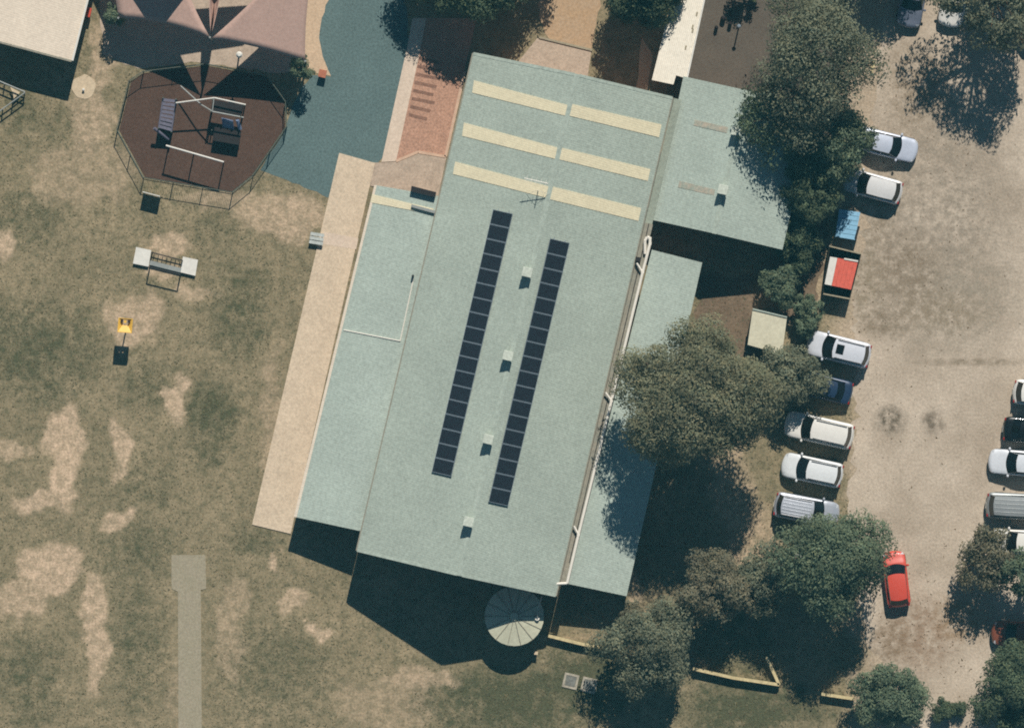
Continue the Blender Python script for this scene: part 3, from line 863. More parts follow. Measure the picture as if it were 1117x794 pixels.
# bare sand ring with a white peg
rr = random.Random(3)
pts = [P(91 + 13.2 * (1 + rr.gauss(0, .05)) * math.cos(a), 95 + 13.2 * (1 + rr.gauss(0, .05)) * math.sin(a), .02) for a in np.linspace(0, 2 * math.pi, 22)[:-1]]
struct(MB().prism(pts, .03).build('sand_patch', M['sand']))
pg = MB().tube(P(91, 98, .01), P(91, 98, .25), .08, .07, n=12).tube(P(91, 98, .25), P(91, 98, .28), .1, .06, n=12)
tag(pg.build('ground_peg', M['white']), 'small white peg in the middle of a round sandy patch', 'peg')

# rail fence at the left edge
t = thing('rail_corner', 'pale rail fence corner at the left edge below the cream roof', 'fence', P(26, 101, 0))
for a, b in (((-12, 84), (27, 100.5)), ((27, 101.5), (-12, 130))):
    for z in (.9, .45):
        MB().tube(P(*a, z), P(*b, z), .05).build('rail', M['galv'], t)
for x, y in ((27, 101), (5, 91.5), (3, 119), (14, 110.5)):
    MB().tube(P(x, y, 0), P(x, y, .95), .045).build('post', M['galv'], t)
MB().prism([P(11, 95, .5), P(22, 101, .5), P(15, 108, .5), P(14, 102, .5)], .06).build('corner_seat', M['sand'], t)

# small things
def wheelie(label, x, y, m, h=.75, w=.55):
    q = P(x, y, 0)
    t = thing('rubbish_bin', label, 'bin', q, rz=-TH)
    b = MB()
    lo = [(-.8, -.8), (.8, -.8), (.8, .8), (-.8, .8)]; up = [(-1, -1), (1, -1), (1, 1), (-1, 1)]
    vs_ = [Vector((x_ * w / 2, y_ * w / 2, .03)) for x_, y_ in lo] + [Vector((x_ * w / 2, y_ * w / 2, h)) for x_, y_ in up]
    b.add(vs_, [(3, 2, 1, 0), (4, 5, 6, 7), (0, 1, 5, 4), (1, 2, 6, 5), (2, 3, 7, 6), (3, 0, 4, 7)])
    b.build('body', m, t)
    MB().box((0, 0, h + .03), (w + .06, w + .06, .06)).build('lid', m, t, bevel=.015)
    for s_ in (-1, 1): MB().tube((s_ * w * .38, w * .42, .1), (s_ * w * .46, w * .42, .1), .1, n=12).build('wheel', M['tyre'], t)
    return t
wheelie('small red bin between the cream roofed building and shade sail', 95, 14, M['red'], .8, .62)
wheelie('small terracotta bin on the tip of the sandy path', 352, 81, M['orange'], .6, .5)
t = thing('bench', 'pale grey flat bench lying across the edge of the concrete walkway', 'bench', P(352, 260, 0))
for k in range(3):
    o_ = k * 4.4
    MB().prism([P(339 - o_ * .15, 253 + o_, .42), P(354 - o_ * .15, 255.5 + o_, .42), P(353.2 - o_ * .15, 259 + o_, .42), P(338.2 - o_ * .15, 256.5 + o_, .42)], .05).build('slat', M['bench'], t)
for x in (340, 351):
    MB().box(P(x, 260, .185), (.08, .7, .37), -TH).build('leg', M['galv'], t)
sheet('pale_paving', [(353, 253), (391, 260), (388.5, 272), (350, 266)], .076, M['pale_path'])
t = thing('gate_post', 'short pale post at the end of the low timber rail near the tank', 'post', P(585, 712, 0))
MB().box(P(585, 712, .3), (.18, .18, .6), -TH).build('shaft', M['timber'], t)
MB().prism([P(583, 710, .66), P(587, 710.5, .66), P(586.6, 714, .66), P(582.6, 713.5, .66)], .06).build('cap', M['sand'], t)
for lab, x, y in (('concrete framed drain pit nearer the water tank', 622.5, 742.5), ('concrete framed drain pit nearer the bushy tree', 642.5, 747)):
    t = thing('drain_pit', lab, 'drain', P(x, y, 0), 'drain pits in the grass')
    fr = MB(); c = P(x, y, .03)
    for a in range(4):
        d = Matrix.Rotation(-TH + a * math.pi / 2, 3, 'Z')
        cc_ = c + d @ Vector((.46, .08, 0)); fr.box(cc_, (.16, .92, .1), -TH + a * math.pi / 2)
    fr.build('frame', M['pit'], t)
    MB().box(c - Vector((0, 0, .005)), (.72, .72, .06), -TH).build('cover', M['grate'], t)
    for k in range(6):
        p = c + U * ((k - 2.5) * .12); MB().box((p.x, p.y, .035), (.03, .7, .03), -TH).build('bar', M['dark'] if k % 2 else M['galv'], t)

# low timber rails
def timber_rail(label, pts, h=.55):
    t = thing('timber_rail', label, 'timber rail', P(*pts[0], 0), 'low timber rails by the car park')
    for a, b in zip(pts[:-1], pts[1:]):
        p0, p1 = P(*a, h), P(*b, h)
        MB().beam(p0, p1, .22, .18).build('rail', M['timber'], t)
        MB().beam(p0 - Vector((0, 0, .34)), p1 - Vector((0, 0, .34)), .16, .28).build('board', M['timber'], t)
        k = max(1, int((p1 - p0).length / 1.9))
        for j in range(k + 1):
            p = p0.lerp(p1, min(.98, max(.02, j / k))); MB().box((p.x, p.y, h / 2 - .07), (.14, .14, h - .14), -TH).build('post', M['timber'], t)
    return t
timber_rail('low timber rail running from beside the water tank to the bushy tree', [(598, 693), (634, 702), (673, 709)])
timber_rail('low timber rail with a sharp corner on the grass between trees', [(756, 729), (800, 739), (850, 746.5), (836, 716)])
timber_rail('short low timber rail beside the rounded green tree at the bottom', [(896, 756.5), (932, 762)])
tp = thing('marker_post', 'short pale timber post at the car park edge by the tall tree', 'post', P(951, 77, 0))
MB().tube(P(951, 80, .12), P(953.5, 66, .12), .1, n=10).build('log', M['timber'], tp)
MB().box(P(952, 73, .06), (.3, .12, .12), 0).build('stake', M['timber'], tp)
for i, (x, y, lab) in enumerate(((789, 20, 'dark bollard in the asphalt yard, thickest of the cluster'), (796.5, 26, 'dark bollard in the asphalt yard, lowest beside the pale pole'), (781.5, 30, 'dark bollard in the asphalt yard, closest to the white roof'), (797, 13, 'dark bollard in the asphalt yard, topmost of the cluster'))):
    t = thing('bollard', lab, 'bollard', P(x, y, 0), 'bollards in the asphalt yard')
    r_ = (.19, .14, .13, .12)[i]
    MB().tube(P(x, y, 0), P(x, y, .5), r_, n=12).build('shaft', M['dark'], t)
    MB().tube(P(x, y, .5), P(x, y, .58), r_, r_ * .5, n=12).build('cap', M['dark'], t)
t = thing('yard_pole', 'thin pole with pale top standing in the asphalt yard', 'pole', P(806, 29, 0))
MB().tube(P(806, 29, 0), P(806, 29, 1.6), .05).build('shaft', M['galv'], t)
MB().tube(P(806, 29, 1.6), P(806, 29, 1.7), .16, .08, n=12).build('cap', M['alu'], t)

# blue and red lidded bins by the car park
t = thing('skip_bin', 'skip bin under a ribbed pale blue lid beside the white hatchback', 'skip bin', P(925, 247, 0))
blu = [(915.5, 228), (938.5, 231.5), (932.5, 262), (911, 258.5)]
pts = [P(x, y, 1.0) for x, y in blu]; c = sum(pts, Vector()) / 4
MB().prism([lerp(p, c, .06) - Vector((0, 0, .04)) for p in pts], .9).build('bin_body', M['bin_dark'], t)
for k in range(6):
    a, b = k / 6 + .006, (k + 1) / 6 - .006
    MB().prism([lerp(pts[0], pts[3], a), lerp(pts[1], pts[2], a), lerp(pts[1], pts[2], b), lerp(pts[0], pts[3], b)], .05).build('lid_panel', M['bluelid'], t)
MB().beam(P(936.8, 247, .9), P(933, 261, .9), .16, .2).build('side_bar', M['dark'], t)
for x, y in ((914, 233), (935, 237), (931, 258), (912, 255)):
    MB().tube(P(x, y, 0), P(x, y, .1), .09, n=10).build('foot', M['dark'], t)
t = thing('skip_bin', 'large dark skip bin with red and white lid panels beside the car park', 'skip bin', P(917, 298, 0))
red = [(904.5, 268.5), (939.5, 277), (927, 326), (898, 320.5)]
hb = 1.3
pts = [P(x, y, hb) for x, y in red]
body = MB(); c = sum(pts, Vector()) / 4
for a, b in zip(pts, pts[1:] + pts[:1]):
    d = (b - a).normalized()
    m0 = a - Vector((0, 0, hb / 2)); m1 = b - Vector((0, 0, hb / 2))
    body.beam(lerp(m0, Vector((c.x, c.y, m0.z)), .02), lerp(m1, Vector((c.x, c.y, m1.z)), .02), .07, hb - .06)
body.prism([Vector((lerp(p, c, .03).x, lerp(p, c, .03).y, .12)) for p in pts], .08)
body.build('bin_body', M['bin_dark'], t)
for a, b in ((0, 1), (2, 3)):
    MB().beam(pts[a] + Vector((0, 0, .02)), pts[b] + Vector((0, 0, .02)), .1, .08).build('rim', M['pitch'], t)
lp = [P(x, y, 1.75) for x, y in ((905.5, 280), (936, 285.5), (928.5, 316), (899.5, 310))]
def lidq(a, b, lift=0): return [lerp(lp[0], lp[1], a) + Vector((0, 0, lift)), lerp(lp[0], lp[1], b) + Vector((0, 0, lift)), lerp(lp[3], lp[2], b) + Vector((0, 0, lift)), lerp(lp[3], lp[2], a) + Vector((0, 0, lift))]
MB().prism(lidq(0, .26), .08).build('lid_panel', M['white'], t)
for k in range(5):
    a = .265 + k * .147
    MB().prism(lidq(a, a + .143), .08).build('lid_panel', M['redlid'], t)
for p in lp:
    p = lerp(p, sum(lp, Vector()) / 4, .06); MB().tube((p.x, p.y, .1), (p.x, p.y, 1.7), .05).build('lid_post', M['bin_dark'], t)
MB().beam(lerp(lp[0], lp[1], .5) + Vector((0, .03, .03)), lp[1] + Vector((0, .03, .03)), .12, .06).build('lid_edge', M['white'], t)
# ------------------------------------------------------------------ cars
paints = {}
def paint(name, c, metal=0.0, rough=0.35):
    if name not in paints:
        paints[name] = mat('paint_' + name, c, rough, 0.5, metal=metal, var=0.03, scale=2, grain=0.03, gscale=6, coat=0.35)
    return paints[name]
WHITE = ('white', srgb(232, 230, 222), 0.0, .35)
SILVER = ('silver', srgb(190, 196, 204), 0.35, .4)
SKY = ('pale_silver', srgb(204, 212, 226), 0.2, .4)
NAVY = ('navy', srgb(42, 68, 92), 0.1, .35)
BLACK = ('black', srgb(26, 32, 34), 0.1, .3)
GREY = ('grey', srgb(120, 130, 146), 0.3, .4)
RED = ('red', srgb(210, 88, 74), 0.0, .4)
MAROON = ('maroon', srgb(130, 82, 66), 0.0, .4)

STY = {  # cowl, roof front, roof rear, rear glass base (fractions from the nose), belt height
    'sedan': (.27, .43, .74, .87, .92), 'hatch': (.23, .40, .88, .965, .95), 'suv': (.235, .40, .90, .97, 1.06), 'wagon': (.235, .375, .90, .965, 1.05)}
def car(label, px, py, heading_px, pnt, style='suv', L=4.6, W=1.84, Ht=1.66, sunroof=False, rails=False, ribs=0, group='cars in the car park'):
    """heading_px: direction the nose points, in photograph pixels (x right, y down)"""
    q = P(px, py, 0)
    q.z = 0.004
    rz = math.atan2(-heading_px[1], heading_px[0])
    t = thing('parked_car', label, 'car', q, group, rz=rz)
    pm = paint(*pnt)
    xc, xf, xr, xb, zb = STY[style]
    X = lambda f: L / 2 - f * L
    w2 = W / 2
    def top(f):
        pts = [(0, .56), (.012, .66), (.04, .76), (.10, zb - .16), (xc, zb - .01), (xc + .08, zb)]
        if style == 'sedan': pts += [(xb, zb + .02), (.955, zb + .0), (.985, zb - .12), (1, .62)]
        else: pts += [(.955, zb), (.985, zb - .14), (1, .66)]
        return float(np.interp(f, *zip(*pts)))
    def half(f):
        a = max(0, 1 - f / .12); b = max(0, (f - .90) / .10)
        return w2 * (1 - .20 * a ** 2.2 - .14 * b ** 2.2)
    fr_ = sorted(set([0, .012, .03, .06, .10, .15, .20, xc, .3, .4, .5, .6, .7, .8, .86, .90, .935, .96, .98, 1.0]))
    rows = []
    for f in fr_:
        zt = top(f); w = half(f); z0 = .24
        prof = [(0, z0), (.78, z0), (.95, z0 + .05), (.995, z0 + .22), (1.0, z0 + (zt - z0) * .55), (.985, zt - .12), (.95, zt - .045), (.86, zt), (.6, zt + .018), (.3, zt + .026), (0, zt + .03)]
        r = []
        for y, z in prof + [(-y, z) for y, z in prof[-2::-1]]:
            bow = -.15 * y * y * max(0, 1 - f / .2) + .10 * y * y * max(0, (f - .85) / .15)
            r.append(Vector((X(f) + bow, y * w, z)))
        rows.append(r)
    mb = MB().grid(rows)
    for r in (rows[0], rows[-1]):
        mb.add(r, [tuple(range(len(r)))])
    body = mb.build('body', pm, t, smooth=True)
    # black lower bumpers / grille
    gr = MB().grid([[Vector((X(0) + .012 - .15 * (y * .8) ** 2 * 1.0, y * half(0), z)) for y in np.linspace(-.7, .7, 9)] for z in (.30, .50)])
    gr.build('grille', M['trim'], t)
    # greenhouse
    wb_ = w2 * .90; wr = w2 * (.74 if style != 'sedan' else .68)
    def xw(f, y, amp): return X(f) - amp * y * y
    ys = np.linspace(-1, 1, 9)
    zr_ = lambda f, y: Ht - .05 * y * y - .055 * ((f - (xf + xr) / 2) / ((xr - xf) / 2)) ** 2
    roof_rows = [[Vector((xw(f, y, .10 * (1 - 2 * k / 8)), y * wr * (1 - .05 * max(0, (k - 5) / 3)), zr_(f, y))) for y in ys] for k, f in enumerate(np.linspace(xf, xr, 9))]
    rf = MB().grid(roof_rows)
    base_f = [Vector((xw(xc, y, .20), y * wb_ * .97, top(xc) + .028 - .02 * y * y)) for y in ys]
    base_r = [Vector((xw(xb, y, -.14), y * wb_ * (.90 if style != 'sedan' else .92), top(xb) + .025)) for y in ys]
    inset = lambda a, b, s: [p.lerp(q_, s) for p, q_ in zip(a, b)]
    ws = MB().grid([inset(base_f, roof_rows[0], s) for s in np.linspace(0, .97, 5)])
    ws.build('windscreen', M['glass'], t, smooth=True)
    MB().grid([inset(base_r, roof_rows[-1], s) for s in np.linspace(.04, .95, 5)]).build('rear_window', M['glass'], t, smooth=True)
    # under-tail panel below rear glass and pillars belong to the roof shell
    for sd in (0, -1):
        sgn = -1 if sd == 0 else 1
        topl = [r[sd] for r in roof_rows]
        n_ = len(topl)
        botl = [base_f[sd].lerp(base_r[sd], k / (n_ - 1)) for k in range(n_)]
        botl = [Vector((p.x, sgn * wb_ * (.97 - .07 * k / (n_ - 1)), top(min(xb, max(xc, (L / 2 - p.x) / L))) + .02)) for k, p in enumerate(botl)]
        MB().grid([inset(botl, topl, s) for s in (0, .5, .95)]).build('side_window', M['glass'], t, smooth=True)
        out = Vector((0, sgn * .012, .012))
        for k0, wd in ((0, .045), (n_ // 2, .04), (n_ - 1, .07)):
            a, b = botl[k0] + out, topl[k0] + out
            ax = Vector((wd, 0, 0))
            rf.add([a - ax, a + ax, b + ax, b - ax], [(0, 1, 2, 3)])
        rf.add([topl[k] + out for k in range(n_)] + [topl[k].lerp(botl[k], .09) + out for k in range(n_)], [(k, k + 1, k + 1 + n_, k + n_) for k in range(n_ - 1)])
    roof = rf.build('roof', pm, t, smooth=True)
    for k in range(ribs):
        y = (k - (ribs - 1) / 2) * (wr * 1.7 / ribs)
        MB().path([Vector((X(f), y, zr_(f, y / wr) + .012)) for f in np.linspace(xf + .04, xr - .02, 6)], .022, 6).build('roof_rib', pm, roof)
    if rails:
        for sgn in (-1, 1):
            MB().path([Vector((X(f), sgn * wr * .93, zr_(f, .93) + .05)) for f in np.linspace(xf + .05, xr - .03, 6)], .026, 6).build('roof_rail', M['rim'], t)
    if sunroof:
        f0, f1 = xf + .05, xf + .17
        MB().grid([[Vector((X(f), y * wr, zr_(f, y) + .012)) for y in np.linspace(-.5, .5, 5)] for f in (f0, (f0 + f1) / 2, f1)]).build('sunroof', M['glass'], roof)
    for sgn in (-1, 1):
        mm = MB(); c = Vector((X(xc + .045), sgn * (w2 + .07), zb + .05))
        mr = [[c + Vector((.09 * math.cos(a) * s, .12 * math.sin(a) * s, h)) for a in np.linspace(0, 2 * math.pi, 11)] for s, h in ((.5, -.08), (1, -.04), (1, .04), (.5, .08))]
        mm.grid(mr).add(mr[-1][:-1], [tuple(range(10))])
        mm.build('wing_mirror', pm, t, smooth=True)
        hl = [[Vector((X(f) - .15 * y * y * (1 - f / .2), sgn * y * half(f), top(f) - dz)) for y in (.58, .78, .93)] for f, dz in ((.006, .06), (.03, .015), (.06, .0))]
        hl = [[p + Vector((.008, sgn * .004, .014)) for p in r] for r in hl]
        MB().grid(hl).build('headlight', M['lamp'], t, smooth=True)
        MB().box((X(.985) + .04, sgn * half(.985) * .86, zb - .2), (.10, .2, .22)).build('tail_light', M['tail'], t, bevel=.02)
        for f in (.175, .80):
            wx_ = X(f); r_ = .33
            wl_ = MB().tube((wx_, sgn * (w2 - .2), r_), (wx_, sgn * (w2 + .012), r_), r_, n=20).build('wheel', M['tyre'], t)
            MB().tube((wx_, sgn * (w2 - .02), r_), (wx_, sgn * (w2 + .02), r_), r_ * .64, n=14).build('rim', M['rim'], wl_)
            ar = MB(); n_ = 12
            ring = [[Vector((wx_ + rr_ * math.cos(a), sgn * (w2 + .006), r_ + rr_ * math.sin(a))) for a in np.linspace(0, math.pi, n_)] for rr_ in (r_ + .015, r_ + .075)]
            ar.grid(ring).build('wheel_arch', M['trim'], t)
    MB().box((X(1) - .012, 0, .60), (.02, .5, .12)).build('number_plate', M['white'], t)
    return t
E = (0.971, 0.239); Wd = (-0.971, -0.239)
car('dark silver sedan parked nose down in tree shade at the top', 996, -3, (-.2, .98), GREY, 'sedan', 4.6, 1.8, 1.45)
car('white car parked nose down in tree shade at the top', 1041, -3, (-.2, .98), WHITE, 'hatch', 4.5, 1.82, 1.5)
car('pale silver sedan with its tail under the tall tree', 967.5, 158.5, E, SKY, 'sedan', 4.5, 1.78, 1.44)
car('white roofed hatchback with its silver bonnet under the tall tree', 951.5, 203.5, (-.965, -.262), ('white_silver', srgb(222, 222, 220), .1, .35), 'hatch', 4.35, 1.78, 1.52)
car('white four-wheel drive with a dark sunroof, beside the dark skip bin', 914.5, 381, Wd, ('pearl', srgb(218, 222, 228), .1, .35), 'suv', 4.7, 1.88, 1.72, sunroof=True, rails=True)
car('navy blue car half hidden by foliage between white cars', 897, 422, Wd, NAVY, 'sedan', 4.4, 1.76, 1.44)
car('longest white station wagon, two cars below the navy one', 893, 469, (-.975, -.222), WHITE, 'wagon', 5.1, 1.92, 1.85, rails=True)
car('plain white hatchback next below the long white wagon', 885.5, 512.5, (-.978, -.21), ('cool_white', srgb(226, 230, 230), .0, .35), 'suv', 4.5, 1.84, 1.66, rails=True)
car('silver four-wheel drive with ribbed roof, nose under the big tree', 879.5, 555.5, (.982, .19), SILVER, 'suv', 4.8, 1.86, 1.8, ribs=5, rails=True)
car('white car almost wholly hidden beneath the big tree', 897, 603, (-.985, -.17), WHITE, 'hatch', 4.2, 1.76, 1.5)
car('bright red hatchback parked nose up beside the big tree', 977, 631, (-.12, -.993), RED, 'hatch', 4.1, 1.72, 1.46)
car('white car with a dark rear window, topmost at the right edge', 1138, 430, (.99, .10), WHITE, 'hatch', 4.5, 1.84, 1.6)
car('black car at the right edge between two white cars', 1127, 470, (.995, .08), BLACK, 'sedan', 4.5, 1.84, 1.46)
car('white sedan at the right edge, nose pointing at the open gravel', 1112, 505, (-.996, -.08), ('cloud', srgb(222, 226, 230), .05, .35), 'sedan', 4.6, 1.84, 1.46)
car('dark silver ribbed roof wagon at the right edge', 1110, 552, (.996, .05), ('dull_silver', srgb(158, 164, 164), .3, .4), 'wagon', 4.7, 1.9, 1.75, ribs=4)
car('white car at the right edge under the sparse tree', 1114, 591, (-.998, -.05), WHITE, 'hatch', 4.5, 1.8, 1.5)
car('brownish red car under leaves at the right edge', 1113, 691, (-.998, -.05), MAROON, 'hatch', 4.3, 1.78, 1.5)
car('red car barely showing in the shade at the top right edge', 1146, 40, (.98, .18), RED, 'hatch', 4.6, 1.78, 1.5)

# ------------------------------------------------------------------ trees
def leaf_mat(name, a, b):
    m = mat(name, a, 0.75, 0.15, var=0.22, scale=1.3, grain=0.0, c2=b, attr='tint')
    nt_ = m.node_tree; bs_ = nt_.nodes['Principled BSDF']           # leaves let some light through
    tr_ = nt_.nodes.new('ShaderNodeBsdfTranslucent'); mx_ = nt_.nodes.new('ShaderNodeMixShader'); mx_.inputs[0].default_value = .28
    nt_.links.new(bs_.inputs['Base Color'].links[0].from_socket, tr_.inputs['Color'])
    nt_.links.new(bs_.outputs[0], mx_.inputs[1]); nt_.links.new(tr_.outputs[0], mx_.inputs[2])
    nt_.links.new(mx_.outputs[0], nt_.nodes['Material Output'].inputs['Surface'])
    return m
LM = {
    'olive': leaf_mat('olive_leaf', srgb(122, 130, 104), srgb(150, 149, 122)),
    'grey': leaf_mat('grey_green_leaf', srgb(114, 124, 104), srgb(144, 148, 124)),
    'green': leaf_mat('green_leaf', srgb(100, 120, 98), srgb(130, 144, 118)),
    'deep': leaf_mat('deep_green_leaf', srgb(84, 102, 82), srgb(112, 128, 102)),
    'pale': leaf_mat('pale_leaf', srgb(122, 124, 102), srgb(146, 142, 120)),
}
def make_tree(label, px, py, rx, ry, h, hb, kind, seed, dens=1.0, leaf=.20, droop=0.0, clump=.24, name='gum_tree', cat='tree', group='trees around the hall', sparse=0.0, base=None):
    r = np.random.default_rng(seed)
    zc = (h + hb) / 2
    c = P(px, py, zc); a = rx / S; b = ry / S; cz = (h - hb) / 2
    bx, by = (c.x, c.y) if base is None else P(*base, 0)[:2]
    root = thing(name, label, cat, Vector((bx, by, 0)), group)
    root_loc = root.location
    mean = (a + b) / 2
    K = int((34 + 9 * mean * mean) * (1 - .55 * sparse))
    d = r.normal(size=(K * 3, 3)); d /= np.linalg.norm(d, axis=1)[:, None]
    d = d[d[:, 2] > -.45][:K]
    rad = r.uniform(.35, 1.0, len(d)) ** .6
    # uneven outline
    lob = 1 + .16 * np.sin(3 * np.arctan2(d[:, 1], d[:, 0]) + r.uniform(0, 6)) + .10 * np.sin(5 * np.arctan2(d[:, 1], d[:, 0]) + r.uniform(0, 6))
    cc_ = np.stack([c.x + d[:, 0] * a * .86 * rad * lob, c.y + d[:, 1] * b * .86 * rad * lob, c.z + d[:, 2] * cz * .88 * rad], 1)
    # a few boughs reach past the outline, others are missing
    for _ in range(4):
        j = r.integers(len(d)); near = np.linalg.norm(d - d[j], axis=1) < .45
        f_ = r.choice([.72, 1.22, 1.28, .8])
        cc_[near, 0] = c.x + (cc_[near, 0] - c.x) * f_; cc_[near, 1] = c.y + (cc_[near, 1] - c.y) * f_
    rcl = np.clip(clump * mean, .28, 1.1) * r.uniform(.5, 1.4, len(d))
    tintc = r.uniform(.75, 1.2, len(d))
    area = math.pi * a * b
    leaf *= 1.1
    nl = int(np.clip(area * 640 * dens * (.22 / leaf) ** 1.6, 400, 85000))
    w = rcl ** 2; w /= w.sum()
    ci = r.choice(len(d), nl, p=w)
    dd = r.normal(size=(nl, 3)); dd /= np.linalg.norm(dd, axis=1)[:, None]
    dd[:, 2] = np.where(r.random(nl) < .5, np.abs(dd[:, 2]), dd[:, 2])
    rr_ = r.uniform(.3, 1.0, nl) ** .5 * (1 + (r.random(nl) < .03) * r.uniform(.1, .4, nl))
    pos = cc_[ci] + dd * (rcl[ci] * rr_)[:, None]
    if droop:
        pos[:, 2] -= droop * r.random(nl) * 1.2
        pos[:, 1] -= 0
    nrm = dd * 1.0 + r.normal(size=(nl, 3)) * .38 + np.array([0, 0, .45 * (1 - droop)])
    nrm /= np.linalg.norm(nrm, axis=1)[:, None]
    t1 = np.cross(nrm, r.normal(size=(nl, 3))); t1 /= np.linalg.norm(t1, axis=1)[:, None]
    t2 = np.cross(nrm, t1)
    ln = leaf * r.uniform(.6, 1.4, nl); wd = ln * r.uniform(.35, .6, nl)
    v = np.stack([pos + t1 * ln[:, None] * .5, pos + t2 * wd[:, None] * .5, pos - t1 * ln[:, None] * .5, pos - t2 * wd[:, None] * .5], 1).reshape(-1, 3)
    v[:, 2] = np.maximum(v[:, 2], .05)
    v -= np.array(root_loc)
    me = fast_mesh('crown', v, np.arange(nl * 4).reshape(-1, 4))
    tint = np.repeat(tintc[ci] * r.uniform(.85, 1.15, nl), 4)
    warm = np.repeat(r.normal(0, .06, nl), 4)
    at_ = me.color_attributes.new('tint', 'FLOAT_COLOR', 'POINT')
    at_.data.foreach_set('color', np.stack([tint * (1 + warm), tint, tint * (1 - warm), np.ones_like(tint)], -1).astype(np.float32).ravel())
    me.materials.append(LM[kind])
    o = bpy.data.objects.new('crown', me); col.objects.link(o); o.parent = root
    # trunk and limbs
    mb = MB(); tr = .035 * h + .03
    base_p = Vector((bx, by, -.05)); fork = Vector((bx * .6 + c.x * .4, by * .6 + c.y * .4, hb + .15 * (h - hb)))
    mid = base_p.lerp(fork, .5) + Vector((r.normal() * .08, r.normal() * .08, 0))
    mb.tube(base_p, mid, tr, tr * .8, 9, False).tube(mid, fork, tr * .8, tr * .62, 9, False)
    order = r.permutation(len(d))[:min(16, len(d))]
    for k in order:
        e = Vector(cc_[k]); m_ = fork.lerp(e, .5) + Vector((r.normal() * .2, r.normal() * .2, .25))
        r0 = tr * r.uniform(.25, .45)
        mb.tube(fork, m_, r0, r0 * .65, 6, False).tube(m_, e, r0 * .65, r0 * .2, 6, False)
        for _ in range(2):
            j = r.integers(len(d)); e2 = Vector(cc_[j])
            if (e2 - m_).length < mean * .7: mb.tube(m_, e2, r0 * .4, r0 * .12, 5, False)
    mb.build('trunk', M['bark'], root, smooth=True, recalc=False)
    return root
G = 'trees around the hall'
make_tree('dark leafy tree at the top edge over the brick paving', 516, -32, 84, 50, 6.2, 1.2, 'deep', 11, 1.5)
make_tree('slender dark tree at the top edge beside the white roofed walkway', 702, -24, 42, 54, 7.2, 1.4, 'deep', 12, 1.5)
make_tree('tall dark gum tree overhanging the east wing roof', 890, 62, 64, 90, 12.0, 4.0, 'grey', 13, .62, sparse=.25, droop=.5, leaf=.19)
make_tree('thin drooping tree spilling over the wing roof corner', 842, 126, 38, 58, 7.6, 4.8, 'deep', 14, .26, droop=.9, leaf=.2, sparse=.5, base=(893, 120))
make_tree('round tree against the wing beside the pale silver sedan', 915, 150, 40, 44, 7.0, 2.0, 'green', 15, .9, droop=.4)
make_tree('sparse gum tree in the top right corner of the car park', 1085, -2, 64, 62, 9.0, 3.6, 'grey', 16, .34, sparse=.5, leaf=.22, clump=.17)
make_tree('dark tree above the top edge shading the two parked cars', 965, -70, 62, 46, 6.5, 2.0, 'deep', 17, .9)
make_tree('dark tree at the top edge beyond the two parked cars', 1112, -58, 60, 45, 7.0, 2.0, 'deep', 37, .9)
make_tree('dark tree in the shade between the wing and the white roofed hatchback', 884, 203, 30, 42, 5.6, 1.0, 'deep', 42, .9)
make_tree('low bushy shrub between the wing and the blue lidded bin', 872, 258, 25, 36, 3.2, .3, 'deep', 18, 1.0, name='shrub', cat='shrub', leaf=.17, group='shrubs along the car park')
make_tree('round dark shrub at the wing corner above the cream shed', 852, 312, 25, 24, 2.9, .3, 'green', 19, 1.0, name='shrub', cat='shrub', leaf=.17, group='shrubs along the car park')
make_tree('ragged shrub between the cream shed and the dark skip bin', 880, 340, 18, 26, 2.4, .2, 'green', 20, .8, name='shrub', cat='shrub', leaf=.17, group='shrubs along the car park')
make_tree('grey green small tree covering the nose of the navy car', 864, 410, 37, 36, 4.2, .8, 'grey', 21, .9, leaf=.18)
make_tree('broad olive gum tree leaning over the east lean-to roof', 764, 430, 86, 74, 12.6, 4.6, 'olive', 22, 1.75, leaf=.19)
make_tree('pale grey green bush tree on the grass below the broad gum', 780, 642, 46, 42, 6.0, .8, 'pale', 23, .9, leaf=.18)
make_tree('grey green tree left of the big tree near the rail corner', 845, 630, 40, 38, 5.4, 1.0, 'grey', 24, .9, leaf=.18)
make_tree('big spreading green tree over the parked silver four-wheel drive', 909, 612, 64, 58, 8.8, 2.8, 'green', 25, 1.0, leaf=.19)
make_tree('bushy grey green tree below the east lean-to corner', 707, 705, 52, 52, 6.8, .8, 'grey', 26, 1.0, leaf=.18)
make_tree('rounded green tree at the bottom edge by the short rail', 975, 759, 44, 36, 5.0, .8, 'green', 27, 1.0, leaf=.18)
make_tree('pale sparse drooping gum at the right edge', 1078, 612, 38, 36, 4.8, 1.6, 'pale', 28, .7, droop=.8, sparse=.2, leaf=.2)
make_tree('dense green tree at the right edge over the white car', 1122, 628, 26, 38, 6.4, 1.6, 'green', 29, .9)
make_tree('dark tree filling the lower right corner', 1108, 752, 42, 52, 6.2, .8, 'deep', 30, 1.0)
make_tree('tiny round bush at the lower right, alone on the gravel', 1047, 773, 8, 8, .9, .05, 'deep', 31, 1.3, name='shrub', cat='shrub', leaf=.13, group='small bushes')
make_tree('small ragged bush beside the rounded green tree', 1027, 774, 12, 14, 1.3, .05, 'deep', 32, 1.0, name='shrub', cat='shrub', leaf=.14, group='small bushes')
make_tree('leafy bush at the right corner of the broad shade sail', 328, 74, 14, 14, 3.4, .4, 'green', 33, .9, name='shrub', cat='shrub', leaf=.15, group='small bushes')
make_tree('leafy bush at the left corner of the shade sail', 125, 17, 12, 11, 3.2, .4, 'green', 34, .9, name='shrub', cat='shrub', leaf=.15, group='small bushes')
